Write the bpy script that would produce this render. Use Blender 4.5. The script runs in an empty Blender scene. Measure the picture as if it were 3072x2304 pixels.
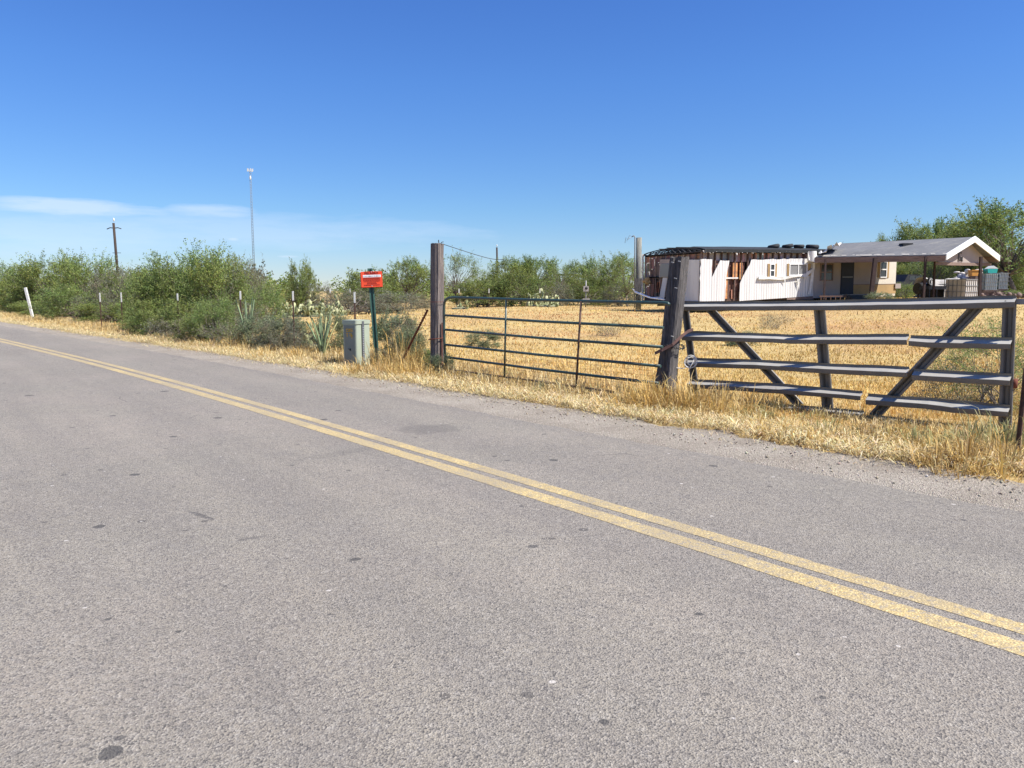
import bpy, math, random
import numpy as np
from mathutils import Vector, Matrix, noise as mnoise
random.seed(7); NR = np.random.default_rng(11)
scene = bpy.context.scene
COL = scene.collection

# ------------------------------------------------------------------ camera, sky, sun
EYE = 1.5; PITCH = math.radians(6.9); FPX = 770.0
cam_d = bpy.data.cameras.new('camera'); cam = bpy.data.objects.new('camera', cam_d); COL.objects.link(cam)
cam.location = (0, 0, EYE); cam.rotation_euler = (math.radians(90) - PITCH, 0, 0)
cam_d.sensor_width = 36; cam_d.lens = FPX / 1024 * 36; cam_d.clip_start = 0.05; cam_d.clip_end = 5000
scene.camera = cam
scene.view_settings.view_transform = 'Standard'; scene.view_settings.look = 'None'
scene.view_settings.exposure = 0.83; scene.view_settings.gamma = 1.0
SUN_EL = math.radians(52); SUN_AZ = math.radians(-22)          # azimuth measured from +X towards +Y
SDIR = Vector((math.cos(SUN_AZ) * math.cos(SUN_EL), math.sin(SUN_AZ) * math.cos(SUN_EL), math.sin(SUN_EL)))
sl = bpy.data.lights.new('sun', 'SUN'); sl.energy = 5.0; sl.angle = math.radians(0.5); sl.color = (1, 0.955, 0.88)
so = bpy.data.objects.new('sun', sl); COL.objects.link(so); so.rotation_euler = SDIR.to_track_quat('Z', 'Y').to_euler()

world = bpy.data.worlds.new('World'); scene.world = world; world.use_nodes = True
W = world.node_tree; W.nodes.clear()
def wn(t, **k):
    n = W.nodes.new(t)
    for a, b in k.items(): setattr(n, a, b)
    return n
def wmath(op, a, b=None, c=None, clamp=False):
    n = wn('ShaderNodeMath', operation=op, use_clamp=clamp)
    for i, v in enumerate((a, b, c)):
        if v is None: continue
        if isinstance(v, (int, float)): n.inputs[i].default_value = v
        else: W.links.new(v, n.inputs[i])
    return n.outputs[0]
sky = wn('ShaderNodeTexSky', sky_type='NISHITA', sun_disc=False, sun_elevation=SUN_EL,
         sun_rotation=math.radians(90) - SUN_AZ, altitude=150, air_density=1.0, dust_density=0.0, ozone_density=2.5)
hs = wn('ShaderNodeHueSaturation'); hs.inputs['Saturation'].default_value = 1.08; hs.inputs['Hue'].default_value = 0.508
W.links.new(sky.outputs[0], hs.inputs['Color'])
tc = wn('ShaderNodeTexCoord'); sep = wn('ShaderNodeSeparateXYZ'); W.links.new(tc.outputs['Generated'], sep.inputs[0])
az = wmath('ARCTAN2', sep.outputs[0], sep.outputs[1]); el = wmath('ARCSINE', sep.outputs[2])
comb = wn('ShaderNodeCombineXYZ'); W.links.new(az, comb.inputs[0]); W.links.new(wmath('MULTIPLY', el, 6.0), comb.inputs[1])
nz = wn('ShaderNodeTexNoise'); nz.inputs['Scale'].default_value = 7.0; nz.inputs['Detail'].default_value = 7; nz.inputs['Roughness'].default_value = 0.6
W.links.new(comb.outputs[0], nz.inputs['Vector'])
nzf = nz.outputs[0]
def blob(a0, e0, sa, se, amp, soft):
    da = wmath('DIVIDE', wmath('SUBTRACT', az, a0), sa); de = wmath('DIVIDE', wmath('SUBTRACT', el, e0), se)
    r2 = wmath('ADD', wmath('POWER', wmath('ABSOLUTE', da), 2.0), wmath('POWER', wmath('ABSOLUTE', de), 2.0))
    r2 = wmath('ADD', r2, wmath('MULTIPLY', wmath('SUBTRACT', nzf, 0.5), 4.2))
    return wmath('MULTIPLY', wmath('SUBTRACT', 1.0, wmath('DIVIDE', r2, soft), clamp=True), amp)
def dirpx(xs, ys):
    dx = xs / 3 - 512; dy = ys / 3 - 384
    y = FPX * math.cos(PITCH) - dy * math.sin(PITCH); z = -FPX * math.sin(PITCH) - dy * math.cos(PITCH)
    return math.atan2(dx, y), math.atan2(z, math.hypot(dx, y))
cl = None
for (xs, ys, wx, wy, amp, soft) in ((170, 622, 300, 23, 0.50, 1.2), (640, 634, 150, 20, 0.40, 1.1), (150, 690, 520, 60, 0.26, 1.6), (760, 690, 620, 50, 0.24, 1.5), (700, 718, 20, 6, 0.45, 1.2), (860, 770, 40, 5, 0.4, 1.1)):
    a0, e0 = dirpx(xs, ys)
    b = blob(a0, e0, wx / 2500, wy / 2500, amp, soft)
    cl = b if cl is None else wmath('MAXIMUM', cl, b)
mixc = wn('ShaderNodeMix', data_type='RGBA'); W.links.new(cl, mixc.inputs[0])
tint = wn('ShaderNodeValToRGB'); e = tint.color_ramp.elements; e[0].position = 0.0; e[0].color = (.58, .66, .94, 1); e[1].position = 1.0; e[1].color = (.50, .78, 1.15, 1)
for p_, c_ in ((.10, (.52, .73, .97)), (.25, (.49, .78, 1.13)), (.5, (.43, .72, 1.22))): q_ = e.new(p_); q_.color = c_ + (1,)
W.links.new(wmath('MULTIPLY', sep.outputs[2], 1.0, clamp=True), tint.inputs[0])
tm = wn('ShaderNodeMix', data_type='RGBA', blend_type='MULTIPLY'); tm.inputs[0].default_value = 1; W.links.new(hs.outputs[0], tm.inputs[6]); W.links.new(tint.outputs[0], tm.inputs[7]); W.links.new(tm.outputs[2], mixc.inputs[6])
mixc.inputs[7].default_value = (6.3, 7.0, 8.3, 1)
bg = wn('ShaderNodeBackground'); bg.inputs[1].default_value = 0.078; W.links.new(mixc.outputs[2], bg.inputs[0])
wo = wn('ShaderNodeOutputWorld'); W.links.new(bg.outputs[0], wo.inputs[0])

# ------------------------------------------------------------------ helpers
def ray(xs, ys):
    dx = xs / 3 - 512; dy = ys / 3 - 384; c, s = math.cos(PITCH), math.sin(PITCH)
    return Vector((dx, FPX * c - dy * s, -FPX * s - dy * c))
def P(xs, ys, D):                                   # photo pixel at distance D -> point of the place
    r = ray(xs, ys); return Vector((r.x / r.y * D, D, EYE + r.z / r.y * D))
def ss(t): t = max(0.0, min(1.0, t)); return t * t * (3 - 2 * t)
T2 = Vector((-.621, .784)); N2 = Vector((.784, .621))
def off(t):
    if t < 0: return 0.0
    return -.0018 * t * t if t < 22 else -.8712 - .0792 * (t - 22)
def road(t, d):
    p = T2 * t + N2 * (d + off(t)); return p.x, p.y
def td(x, y):
    t = x * T2.x + y * T2.y; return t, x * N2.x + y * N2.y - off(t)
def G(x, y):                                        # height of the ground
    t, d = td(x, y)
    g = ss((y - 14) / 24) * (.45 * ss((x + 14) / 16) + .62 * ss((x - 9) / 9))
    if -4.2 < d < 6.9: g = -.06 if (-3.9 < d < 6.25) else -.06 * (1 - ss((d - 6.25) / .65) if d > 0 else ss((d + 4.2) / .3))
    else: g += .03 * mnoise.noise(Vector((x * .5, y * .5, 0))) * ss((d - 6.9) / 2)
    return g

def tag(o, label=None, cat=None, group=None, kind=None):
    if label: o['label'] = label
    if cat: o['category'] = cat
    if group: o['group'] = group
    if kind: o['kind'] = kind
    return o
WM = {}
def empty(name, loc, rot=(0, 0, 0), label=None, cat=None, group=None):
    o = bpy.data.objects.new(name, None); COL.objects.link(o); o.location = loc; o.rotation_euler = rot
    o.empty_display_size = .2
    from mathutils import Euler
    WM[o.name] = Matrix.Translation(Vector(loc)) @ Euler(rot).to_matrix().to_4x4()
    return tag(o, label, cat, group)

class MB:
    def __init__(s): s.v = []; s.f = []; s.sm = []; s.c = []; s.col = (1, 1, 1)
    def add(s, vs, fs, smooth=False):
        n = len(s.v); s.v += [Vector(v) for v in vs]; s.f += [tuple(i + n for i in f) for f in fs]
        s.sm += [smooth] * len(fs); s.c += [s.col] * len(vs); return s
    def box(s, a, b, M=None):
        x0, y0, z0 = a; x1, y1, z1 = b
        vs = [Vector(p) for p in ((x0, y0, z0), (x1, y0, z0), (x1, y1, z0), (x0, y1, z0), (x0, y0, z1), (x1, y0, z1), (x1, y1, z1), (x0, y1, z1))]
        if M is not None: vs = [M @ v for v in vs]
        return s.add(vs, [(0, 3, 2, 1), (4, 5, 6, 7), (0, 1, 5, 4), (1, 2, 6, 5), (2, 3, 7, 6), (3, 0, 4, 7)])
    def bar(s, p, q, w, h=None, up=(0, 0, 1)):
        p, q = Vector(p), Vector(q); h = h or w; d = (q - p).normalized(); u = Vector(up)
        if abs(d.dot(u)) > .98: u = Vector((1, 0, 0))
        a = d.cross(u).normalized() * w / 2; b = a.cross(d).normalized() * h / 2
        vs = [p - a - b, p + a - b, p + a + b, p - a + b, q - a - b, q + a - b, q + a + b, q - a + b]
        return s.add(vs, [(0, 3, 2, 1), (4, 5, 6, 7), (0, 1, 5, 4), (1, 2, 6, 5), (2, 3, 7, 6), (3, 0, 4, 7)])
    def tube(s, pts, r, n=8, cap=True):
        pts = [Vector(p) for p in pts]; R = r if isinstance(r, (list, tuple)) else [r] * len(pts)
        vs = []; prev = None
        for i, p in enumerate(pts):
            d = (pts[min(i + 1, len(pts) - 1)] - pts[max(i - 1, 0)])
            d = d.normalized() if d.length > 1e-9 else Vector((0, 0, 1))
            if prev is None: a = d.orthogonal().normalized()
            else:
                a = prev - d * prev.dot(d); a = a.normalized() if a.length > 1e-6 else d.orthogonal().normalized()
            prev = a; b = d.cross(a)
            vs += [p + (a * math.cos(t) + b * math.sin(t)) * R[i] for t in (2 * math.pi * k / n for k in range(n))]
        fs = []
        for i in range(len(pts) - 1):
            for k in range(n):
                k2 = (k + 1) % n; fs.append((i * n + k, i * n + k2, (i + 1) * n + k2, (i + 1) * n + k))
        s.add(vs, fs, n > 4)
        if cap:
            m = len(s.v) - len(vs)
            s.f.append(tuple(m + k for k in reversed(range(n)))); s.f.append(tuple(m + (len(pts) - 1) * n + k for k in range(n))); s.sm += [False, False]
        return s
    def prism(s, poly, y0, y1, M=None):                     # polygon in local x,z pushed from y0 to y1
        n = len(poly); vs = [Vector((x, y0, z)) for x, z in poly] + [Vector((x, y1, z)) for x, z in poly]
        if M is not None: vs = [M @ v for v in vs]
        fs = [tuple(range(n)), tuple(n + i for i in reversed(range(n)))] + [(i, i + n, (i + 1) % n + n, (i + 1) % n) for i in range(n)]
        return s.add(vs, fs)
    def torus(s, c, R, r, axis, n=20, m=8, sq=1.0):
        c = Vector(c); ax = Vector(axis).normalized(); a = ax.orthogonal().normalized(); b = ax.cross(a); vs = []
        for i in range(n):
            t = 2 * math.pi * i / n; d = a * math.cos(t) + b * math.sin(t)
            for k in range(m):
                u = 2 * math.pi * k / m; vs.append(c + d * (R + r * math.cos(u)) + ax * r * sq * math.sin(u))
        return s.add(vs, [(i * m + k, ((i + 1) % n) * m + k, ((i + 1) % n) * m + (k + 1) % m, i * m + (k + 1) % m) for i in range(n) for k in range(m)], True)
    def ball(s, c, rad, n=10, m=7, M=None):
        c = Vector(c); rx, ry, rz = rad if isinstance(rad, (tuple, list)) else (rad,) * 3; vs = []
        for j in range(m + 1):
            ph = math.pi * j / m
            for i in range(n):
                t = 2 * math.pi * i / n; v = Vector((rx * math.sin(ph) * math.cos(t), ry * math.sin(ph) * math.sin(t), rz * math.cos(ph)))
                vs.append(c + (M @ v if M is not None else v))
        return s.add(vs, [(j * n + i, (j + 1) * n + i, (j + 1) * n + (i + 1) % n, j * n + (i + 1) % n) for j in range(m) for i in range(n)], True)
    def build(s, name, mat, parent=None, label=None, world=False, colattr=False):
        me = bpy.data.meshes.new(name); vs = s.v
        if world and parent is not None:
            Mi = WM[parent.name].inverted(); vs = [Mi @ v for v in vs]
        me.from_pydata([tuple(v) for v in vs], [], s.f); me.update()
        me.polygons.foreach_set('use_smooth', s.sm)
        if colattr:
            at = me.color_attributes.new('col', 'FLOAT_COLOR', 'POINT')
            at.data.foreach_set('color', np.array([(c[0], c[1], c[2], 1) for c in s.c], dtype=np.float32).ravel())
        if mat: me.materials.append(mat)
        o = bpy.data.objects.new(name, me); COL.objects.link(o)
        if parent is not None: o.parent = parent
        WM[o.name] = WM[parent.name] if parent is not None else Matrix()
        if label: o['label'] = label
        return o

def npmesh(name, V, F, C, mat, parent=None, smooth=False):      # V (n,3), F (m,k), C (n,3)
    me = bpy.data.meshes.new(name); k = F.shape[1]
    me.vertices.add(len(V)); me.vertices.foreach_set('co', V.astype(np.float32).ravel())
    me.loops.add(F.size); me.loops.foreach_set('vertex_index', F.astype(np.int32).ravel())
    me.polygons.add(len(F)); me.polygons.foreach_set('loop_start', (np.arange(len(F)) * k).astype(np.int32))
    me.polygons.foreach_set('loop_total', np.full(len(F), k, dtype=np.int32))
    me.update(calc_edges=True)
    if C is not None:
        at = me.color_attributes.new('col', 'FLOAT_COLOR', 'POINT')
        at.data.foreach_set('color', np.concatenate([C, np.ones((len(C), 1))], 1).astype(np.float32).ravel())
    if smooth: me.polygons.foreach_set('use_smooth', np.ones(len(F), dtype=bool))
    me.materials.append(mat)
    if parent == 'mesh': return me
    o = bpy.data.objects.new(name, me); COL.objects.link(o)
    if parent is not None: o.parent = parent
    return o

# ------------------------------------------------------------------ materials
def newmat(name):
    m = bpy.data.materials.new(name); m.use_nodes = True; nt = m.node_tree; nt.nodes.clear()
    out = nt.nodes.new('ShaderNodeOutputMaterial'); b = nt.nodes.new('ShaderNodeBsdfPrincipled'); nt.links.new(b.outputs[0], out.inputs[0])
    return m, nt, b, out
class NT:
    def __init__(s, nt): s.nt = nt
    def n(s, t, **k):
        x = s.nt.nodes.new(t)
        for a, b in k.items(): setattr(x, a, b)
        return x
    def set(s, sock, v):
        if isinstance(v, (int, float)): sock.default_value = v
        elif isinstance(v, (tuple, list)): sock.default_value = tuple(v) + ((1,) if len(v) == 3 and sock.type == 'RGBA' else ())
        else: s.nt.links.new(v, sock)
    def noise(s, scale, detail=4, rough=.55, vec=None, stretch=None, dist=0):
        t = s.n('ShaderNodeTexNoise'); t.inputs['Scale'].default_value = scale; t.inputs['Detail'].default_value = detail
        t.inputs['Roughness'].default_value = rough; t.inputs['Distortion'].default_value = dist
        v = vec or s.coord()
        if stretch:
            mp = s.n('ShaderNodeMapping'); mp.inputs['Scale'].default_value = stretch; s.nt.links.new(v, mp.inputs[0]); v = mp.outputs[0]
        s.nt.links.new(v, t.inputs['Vector']); return t.outputs[0]
    def voro(s, scale, feat='F1', out='Distance', vec=None, rnd=1.0):
        t = s.n('ShaderNodeTexVoronoi', feature=feat); t.inputs['Scale'].default_value = scale; t.inputs['Randomness'].default_value = rnd
        s.nt.links.new(vec or s.coord(), t.inputs['Vector']); return t.outputs[out]
    def coord(s):
        if not hasattr(s, '_c'): s._c = s.n('ShaderNodeTexCoord').outputs['Object']
        return s._c
    def ramp(s, f, stops, mode='LINEAR'):
        r = s.n('ShaderNodeValToRGB'); r.color_ramp.interpolation = mode; e = r.color_ramp.elements
        while len(e) < len(stops): e.new(.5)
        for i, (p, c) in enumerate(stops):
            e[i].position = p; e[i].color = (c, c, c, 1) if isinstance(c, (int, float)) else tuple(c) + (1,)
        s.nt.links.new(f, r.inputs[0]); return r.outputs[0]
    def mix(s, f, a, b, blend='MIX'):
        m = s.n('ShaderNodeMix', data_type='RGBA', blend_type=blend); s.set(m.inputs[0], f); s.set(m.inputs[6], a); s.set(m.inputs[7], b); return m.outputs[2]
    def math(s, op, a, b=0.0, clamp=False):
        m = s.n('ShaderNodeMath', operation=op, use_clamp=clamp); s.set(m.inputs[0], a); s.set(m.inputs[1], b); return m.outputs[0]
    def bump(s, b, h, strength, dist):
        m = s.n('ShaderNodeBump'); m.inputs['Strength'].default_value = strength; m.inputs['Distance'].default_value = dist
        s.nt.links.new(h, m.inputs['Height']); s.nt.links.new(m.outputs[0], b.inputs['Normal']); return m
def plain(name, c, rough=.7, metal=0, var=.25, scale=6, stretch=None, bump=0, dirt=None, spec=.4, vcol=False):
    m, nt, b, o = newmat(name); t = NT(nt)
    f = t.noise(scale, 5, .6, stretch=stretch); d = tuple(x * (1 - var) for x in c); l = tuple(min(1, x * (1 + var * .6)) for x in c)
    colr = t.ramp(f, [(.3, d), (.7, l)])
    if dirt:
        g = t.noise(scale * .5, 6, .7, stretch=stretch); colr = t.mix(t.ramp(g, [(.5, 0.0), (.68, .85)]), colr, dirt)
    if vcol:
        a = t.n('ShaderNodeAttribute', attribute_name='col'); colr = t.mix(1.0, colr, a.outputs[0], 'MULTIPLY')
    nt.links.new(colr, b.inputs['Base Color']); b.inputs['Roughness'].default_value = rough; b.inputs['Metallic'].default_value = metal
    b.inputs['Specular IOR Level'].default_value = spec
    if bump: t.bump(b, t.noise(scale * 4, 5, .6, stretch=stretch), .5, bump)
    return m
def vegmat(name, trans=.3, rough=.65, gain=1.0):
    m, nt, b, o = newmat(name); t = NT(nt); a = t.n('ShaderNodeAttribute', attribute_name='col')
    g = t.mix(1.0, a.outputs[0], (gain, gain, gain), 'MULTIPLY')
    nt.links.new(g, b.inputs['Base Color']); b.inputs['Roughness'].default_value = rough; b.inputs['Specular IOR Level'].default_value = .25
    tr = t.n('ShaderNodeBsdfTranslucent'); nt.links.new(g, tr.inputs[0]); mx = t.n('ShaderNodeMixShader'); mx.inputs[0].default_value = trans
    nt.links.new(b.outputs[0], mx.inputs[1]); nt.links.new(tr.outputs[0], mx.inputs[2]); nt.links.new(mx.outputs[0], o.inputs[0]); return m
LEAF = vegmat('leaf', .32); GRASS = vegmat('dry_grass_blade', .2, .8); PAD = vegmat('cactus_pad', .0, .6); BARKC = vegmat('bark_coloured', 0, .9)

def mat_wood(name, dark, light, stretch=(18, 18, 1.2), crack=True):
    m, nt, b, o = newmat(name); t = NT(nt)
    g = t.noise(2.2, 7, .65, stretch=stretch, dist=.6); g2 = t.noise(6, 5, .7, stretch=(stretch[0], stretch[1], stretch[2] * .6))
    colr = t.mix(t.ramp(g, [(.32, 0.0), (.66, 1.0)]), dark, light)
    colr = t.mix(t.ramp(g2, [(.38, .75), (.5, 0.0)]), colr, tuple(x * .28 for x in dark))
    big = t.noise(1.7, 3, .5); colr = t.mix(t.math('MULTIPLY', big, .5), colr, tuple(x * 1.15 for x in dark))
    nt.links.new(colr, b.inputs['Base Color']); b.inputs['Roughness'].default_value = .92; b.inputs['Specular IOR Level'].default_value = .2
    h = t.math('ADD', g, t.math('MULTIPLY', g2, .8)); t.bump(b, h, .9, .02); return m
WOOD_TIE = mat_wood('weathered_tie_timber', (.08, .07, .07), (.33, .275, .24))
WOOD_DARK = mat_wood('dark_creosote_timber', (.058, .055, .055), (.21, .19, .18))
WOOD_POLE = mat_wood('pole_timber', (.04, .03, .026), (.10, .075, .06), (10, 10, .8))
WOOD_GREY = mat_wood('grey_pole_timber', (.16, .16, .14), (.34, .33, .28), (10, 10, .8))
WOOD_BROWN = plain('brown_beam_wood', (.24, .17, .14), .9, var=.4, scale=3, stretch=(1, 1, 4), dirt=(.14, .09, .08))
BARK = plain('bark', (.12, .10, .085), .95, var=.5, scale=5, bump=.02)
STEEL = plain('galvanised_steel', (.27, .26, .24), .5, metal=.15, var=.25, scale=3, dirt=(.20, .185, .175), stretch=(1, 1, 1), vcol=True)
STEEL_P = plain('plain_zinc_steel', (.26, .26, .258), .5, metal=.15, var=.25, scale=3)
STEEL_IN = plain('weathered_steel_channel', (.18, .168, .152), .5, metal=.25, var=.25, scale=3, dirt=(.19, .18, .18))
GREEN = plain('green_tube_paint', (.035, .075, .065), .4, var=.3, scale=9, dirt=(.07, .045, .03), spec=.6)
TPOST = plain('rusty_post_steel', (.10, .055, .04), .8, var=.4, scale=14)
WHITE = plain('white_post_paint', (.66, .66, .62), .6, var=.1)
RUST = plain('rust_steel', (.16, .05, .03), .9, var=.4, scale=20, bump=.003)
RUBBER = plain('tyre_rubber', (.03, .032, .035), .8, var=.3)
BLACKM = plain('black_iron', (.03, .03, .032), .6, var=.3)
CAB = plain('pale_green_cabinet_paint', (.33, .37, .285), .5, var=.08, scale=4)
CABDK = plain('dark_grey_rubber_strip', (.09, .095, .10), .7, var=.15)
SIGNG = plain('green_channel_paint', (.045, .11, .085), .5, var=.25, scale=10)
ORANGE = plain('sign_orange_red', (.86, .085, .03), .45, var=.05, scale=2)
DKRED = plain('sign_dark_red_ink', (.17, .006, .008), .6, var=.05)
SIGNW = plain('sign_white', (.85, .85, .85), .5, var=.04)
INK = plain('grey_ink', (.2, .2, .22), .6, var=.1)
YEL = plain('yellow_sticker', (.62, .36, .02), .5, var=.2, scale=30)
PINK = plain('pink_marker', (.5, .08, .1), .6)

def mat_siding():
    m, nt, b, o = newmat('white_ribbed_siding'); t = NT(nt)
    w = t.n('ShaderNodeTexWave', wave_type='BANDS', bands_direction='X'); w.inputs['Scale'].default_value = 2.1; w.inputs['Distortion'].default_value = 0; nt.links.new(t.coord(), w.inputs[0])
    st = t.noise(2.5, 4, .6, stretch=(3.0, 1, .12)); c = t.ramp(st, [(.3, (.52, .505, .49)), (.6, (.70, .69, .67))])
    c = t.mix(t.ramp(t.noise(1.1, 6, .7, stretch=(1.5, 1, .5)), [(.58, 0.0), (.75, .5)]), c, (.5, .47, .43))
    c = t.mix(t.ramp(w.outputs[0], [(.0, .16), (.18, 0.0)]), c, (.42, .42, .44)); c = t.mix(t.ramp(t.noise(3.0, 6, .75, stretch=(2.0, 1, .25)), [(.60, 0.0), (.72, .45)]), c, (.33, .27, .22))
    nt.links.new(c, b.inputs['Base Color']); b.inputs['Roughness'].default_value = .5
    t.bump(b, w.outputs[0], .6, .02); return m
SIDING = mat_siding()
DARKW = plain('roof_shaded_post', (.05, .03, .028), .8, var=.4)  # carport post colour darkened to stand in for shade under the roof
CREAM = plain('cream_panel', (.37, .315, .285), .75, var=.12, scale=1.2, stretch=(1, 1, .5))  # cream darkened to carry the carport's shade on the porch wall
YPANEL = plain('yellowed_board', (.42, .285, .135), .8, var=.15, scale=2)
INSUL = plain('torn_board', (.31, .245, .225), .95, var=.35, scale=4, stretch=(1, 1, .4), vcol=True)
STUD = plain('wall_stud', (.10, .065, .055), .9, var=.4, scale=6)
TAR = plain('black_roofing', (.022, .025, .028), .85, var=.5, scale=5)
SHREDS = plain('torn_white_sheet', (.70, .68, .64), .6, var=.25, scale=4)
GLASSM, _nt, _b, _o = newmat('dusty_glass'); _b.inputs['Base Color'].default_value = (.22, .22, .22, 1); _b.inputs['Roughness'].default_value = .25
GLASSD, _nt, _b, _o = newmat('dark_glass'); _b.inputs['Base Color'].default_value = (.04, .045, .05, 1); _b.inputs['Roughness'].default_value = .12
DOORM = plain('dark_blue_grey_door', (.018, .022, .038), .6, var=.2, scale=3)
WFRAME = plain('white_window_frame', (.78, .78, .76), .5, var=.05)
SHINGLE, _nt, _b, _o = newmat('worn_grey_shingles'); _t = NT(_nt)
_c = _t.ramp(_t.noise(.9, 7, .65, stretch=(1, 1, 1)), [(.3, (.105, .107, .112)), (.7, (.17, .17, .172))])
_c = _t.mix(_t.ramp(_t.noise(2.5, 5, .7, stretch=(.5, 2.2, 1)), [(.54, 0.0), (.60, .55)]), _c, (.24, .23, .20))
_c = _t.mix(_t.ramp(_t.noise(12, 4, .7), [(.35, .35), (.6, 0.0)]), _c, (.10, .10, .11))
_nt.links.new(_c, _b.inputs['Base Color']); _b.inputs['Roughness'].default_value = .9
TARP = plain('pale_tarp', (.36, .34, .31), .8, var=.3, scale=3)
TOTE = plain('milky_tote_plastic', (.60, .55, .50), .5, var=.12, scale=3)
TOTEB = plain('bluish_tote_plastic', (.45, .56, .58), .5, var=.12, scale=3)
TEAL = plain('teal_plastic', (.03, .38, .33), .5, var=.1)
ORNG = plain('orange_plastic', (.62, .28, .05), .6, var=.2)
ROPE = plain('white_rope', (.62, .60, .55), .9, var=.2)
STRAP = plain('brown_leather', (.12, .065, .055), .8, var=.3, scale=12)

def gp0(xs, ys):
    q = ray(xs, ys); k = EYE / -q.z; return q.x * k, q.y * k
STAINS = []
for (xa, ya, xb, yb, wd, am, cov) in ((1180, 1290, 1400, 1285, .35, .35, .2), (545, 1525, 665, 1568, .035, .8, .5), (690, 1625, 800, 1608, .035, .6, .4), (322, 2222, 392, 2205, .022, .8, .4), (225, 2245, 275, 2232, .015, .7, .4), (245, 2285, 285, 2270, .016, .75, .2), (1582, 1640, 1616, 1638, .03, .85, .0), (850, 1390, 1180, 1330, .12, .22, .3), (2270, 1780, 2300, 1795, .04, .3, .2), (1900, 1240, 2200, 1330, .10, .25, .3)):
    a_, b_ = gp0(xa, ya), gp0(xb, yb); L_ = math.hypot(b_[0] - a_[0], b_[1] - a_[1]) / 2
    STAINS.append(((a_[0] + b_[0]) / 2, (a_[1] + b_[1]) / 2, max(L_, wd), wd, math.atan2(b_[1] - a_[1], b_[0] - a_[0]), am, cov))
def mat_asphalt():
    m, nt, b, o = newmat('asphalt'); t = NT(nt)
    big = t.noise(.3, 6, .6); c = t.ramp(big, [(.32, (.235, .203, .162)), (.5, (.285, .249, .200)), (.66, (.325, .278, .226))])
    tint = t.noise(.55, 3, .5); c = t.mix(t.ramp(tint, [(.35, 0.0), (.7, .45)]), c, (.245, .230, .180))
    mp = t.n('ShaderNodeMapping'); mp.inputs['Rotation'].default_value = (0, 0, math.radians(-128.4)); nt.links.new(t.coord(), mp.inputs[0])
    tr = t.noise(1.0, 5, .6, vec=mp.outputs[0], stretch=(.12, 1.5, 1)); c = t.mix(t.ramp(tr, [(.38, .42), (.60, 0.0)]), c, (.16, .142, .125))
    s3 = t.n('ShaderNodeSeparateColor'); nt.links.new(t.voro(48, out='Color'), s3.inputs[0]); c = t.mix(t.ramp(s3.outputs[0], [(.0, .45), (.3, 0.0)]), c, (.15, .135, .125)); c = t.mix(t.ramp(s3.outputs[1], [(.78, 0.0), (1.0, .35)]), c, (.40, .37, .32)); c = t.mix(t.ramp(t.noise(3.5, 6, .7), [(.3, .35), (.55, 0.0)]), c, (.18, .165, .15))
    sp = t.voro(130, out='Color'); sx = t.n('ShaderNodeSeparateColor'); nt.links.new(sp, sx.inputs[0])
    c = t.mix(t.ramp(sx.outputs[0], [(.0, .95), (.35, .3), (.5, 0.0)]), c, (.09, .082, .075))
    c = t.mix(t.ramp(sx.outputs[1], [(.7, 0.0), (1.0, .5)]), c, (.44, .40, .34))
    fine = t.noise(260, 3, .7); c = t.mix(t.ramp(fine, [(.32, .55), (.5, 0.0)]), c, (.10, .095, .09))
    # scattered dark gum-like spots
    wv = t.n('ShaderNodeMapping'); wv.inputs['Scale'].default_value = (1, 1, 1); nt.links.new(t.coord(), wv.inputs[0])
    wob = t.noise(14, 3, .6); vd = t.voro(2.3, out='Distance', vec=wv.outputs[0]); vc = t.voro(2.3, out='Color', vec=wv.outputs[0])
    sc = t.n('ShaderNodeSeparateColor'); nt.links.new(vc, sc.inputs[0])
    rad = t.math('MULTIPLY', t.math('POWER', sc.outputs[0], 4.0), .17)
    dd = t.math('ADD', vd, t.math('MULTIPLY', t.math('SUBTRACT', wob, .5), .07))
    spot = t.math('MULTIPLY', t.math('LESS_THAN', dd, rad), .75); c = t.mix(spot, c, (.05, .048, .047))
    crk = t.voro(.55, feat='DISTANCE_TO_EDGE', out='Distance', vec=mp.outputs[0]); cn = t.noise(.8, 3, .5)
    ck = t.math('MULTIPLY', t.math('LESS_THAN', crk, .004), t.ramp(cn, [(.60, 0.0), (.66, .5)])); c = t.mix(ck, c, (.06, .057, .055))
    vd2 = t.voro(5.5, out='Distance'); s2 = t.n('ShaderNodeSeparateColor'); nt.links.new(t.voro(5.5, out='Color'), s2.inputs[0])
    dd2 = t.math('ADD', vd2, t.math('MULTIPLY', t.math('SUBTRACT', t.noise(30, 3, .6), .5), .18))
    c = t.mix(t.math('MULTIPLY', t.math('LESS_THAN', dd2, t.math('MULTIPLY', t.math('POWER', s2.outputs[1], 4.0), .17)), .65), c, (.06, .055, .052))
    c = t.mix(t.math('MULTIPLY', t.math('LESS_THAN', dd2, t.math('MULTIPLY', t.math('POWER', s2.outputs[2], 14.0), .07)), .7), c, (.55, .51, .46))
    xyz = t.n('ShaderNodeSeparateXYZ'); nt.links.new(t.coord(), xyz.inputs[0])
    for (px_, py_, lx_, ly_, rot_, am_, cov_) in STAINS:
        ca_, sa_ = math.cos(rot_), math.sin(rot_); ux = t.math('SUBTRACT', xyz.outputs[0], px_); uy = t.math('SUBTRACT', xyz.outputs[1], py_)
        u = t.math('DIVIDE', t.math('ADD', t.math('MULTIPLY', ux, ca_), t.math('MULTIPLY', uy, sa_)), lx_); v = t.math('DIVIDE', t.math('SUBTRACT', t.math('MULTIPLY', uy, ca_), t.math('MULTIPLY', ux, sa_)), ly_)
        r2 = t.math('ADD', t.math('MULTIPLY', u, u), t.math('MULTIPLY', v, v)); n1 = t.noise(3.5 / ly_ * .35, 5, .7)
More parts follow.
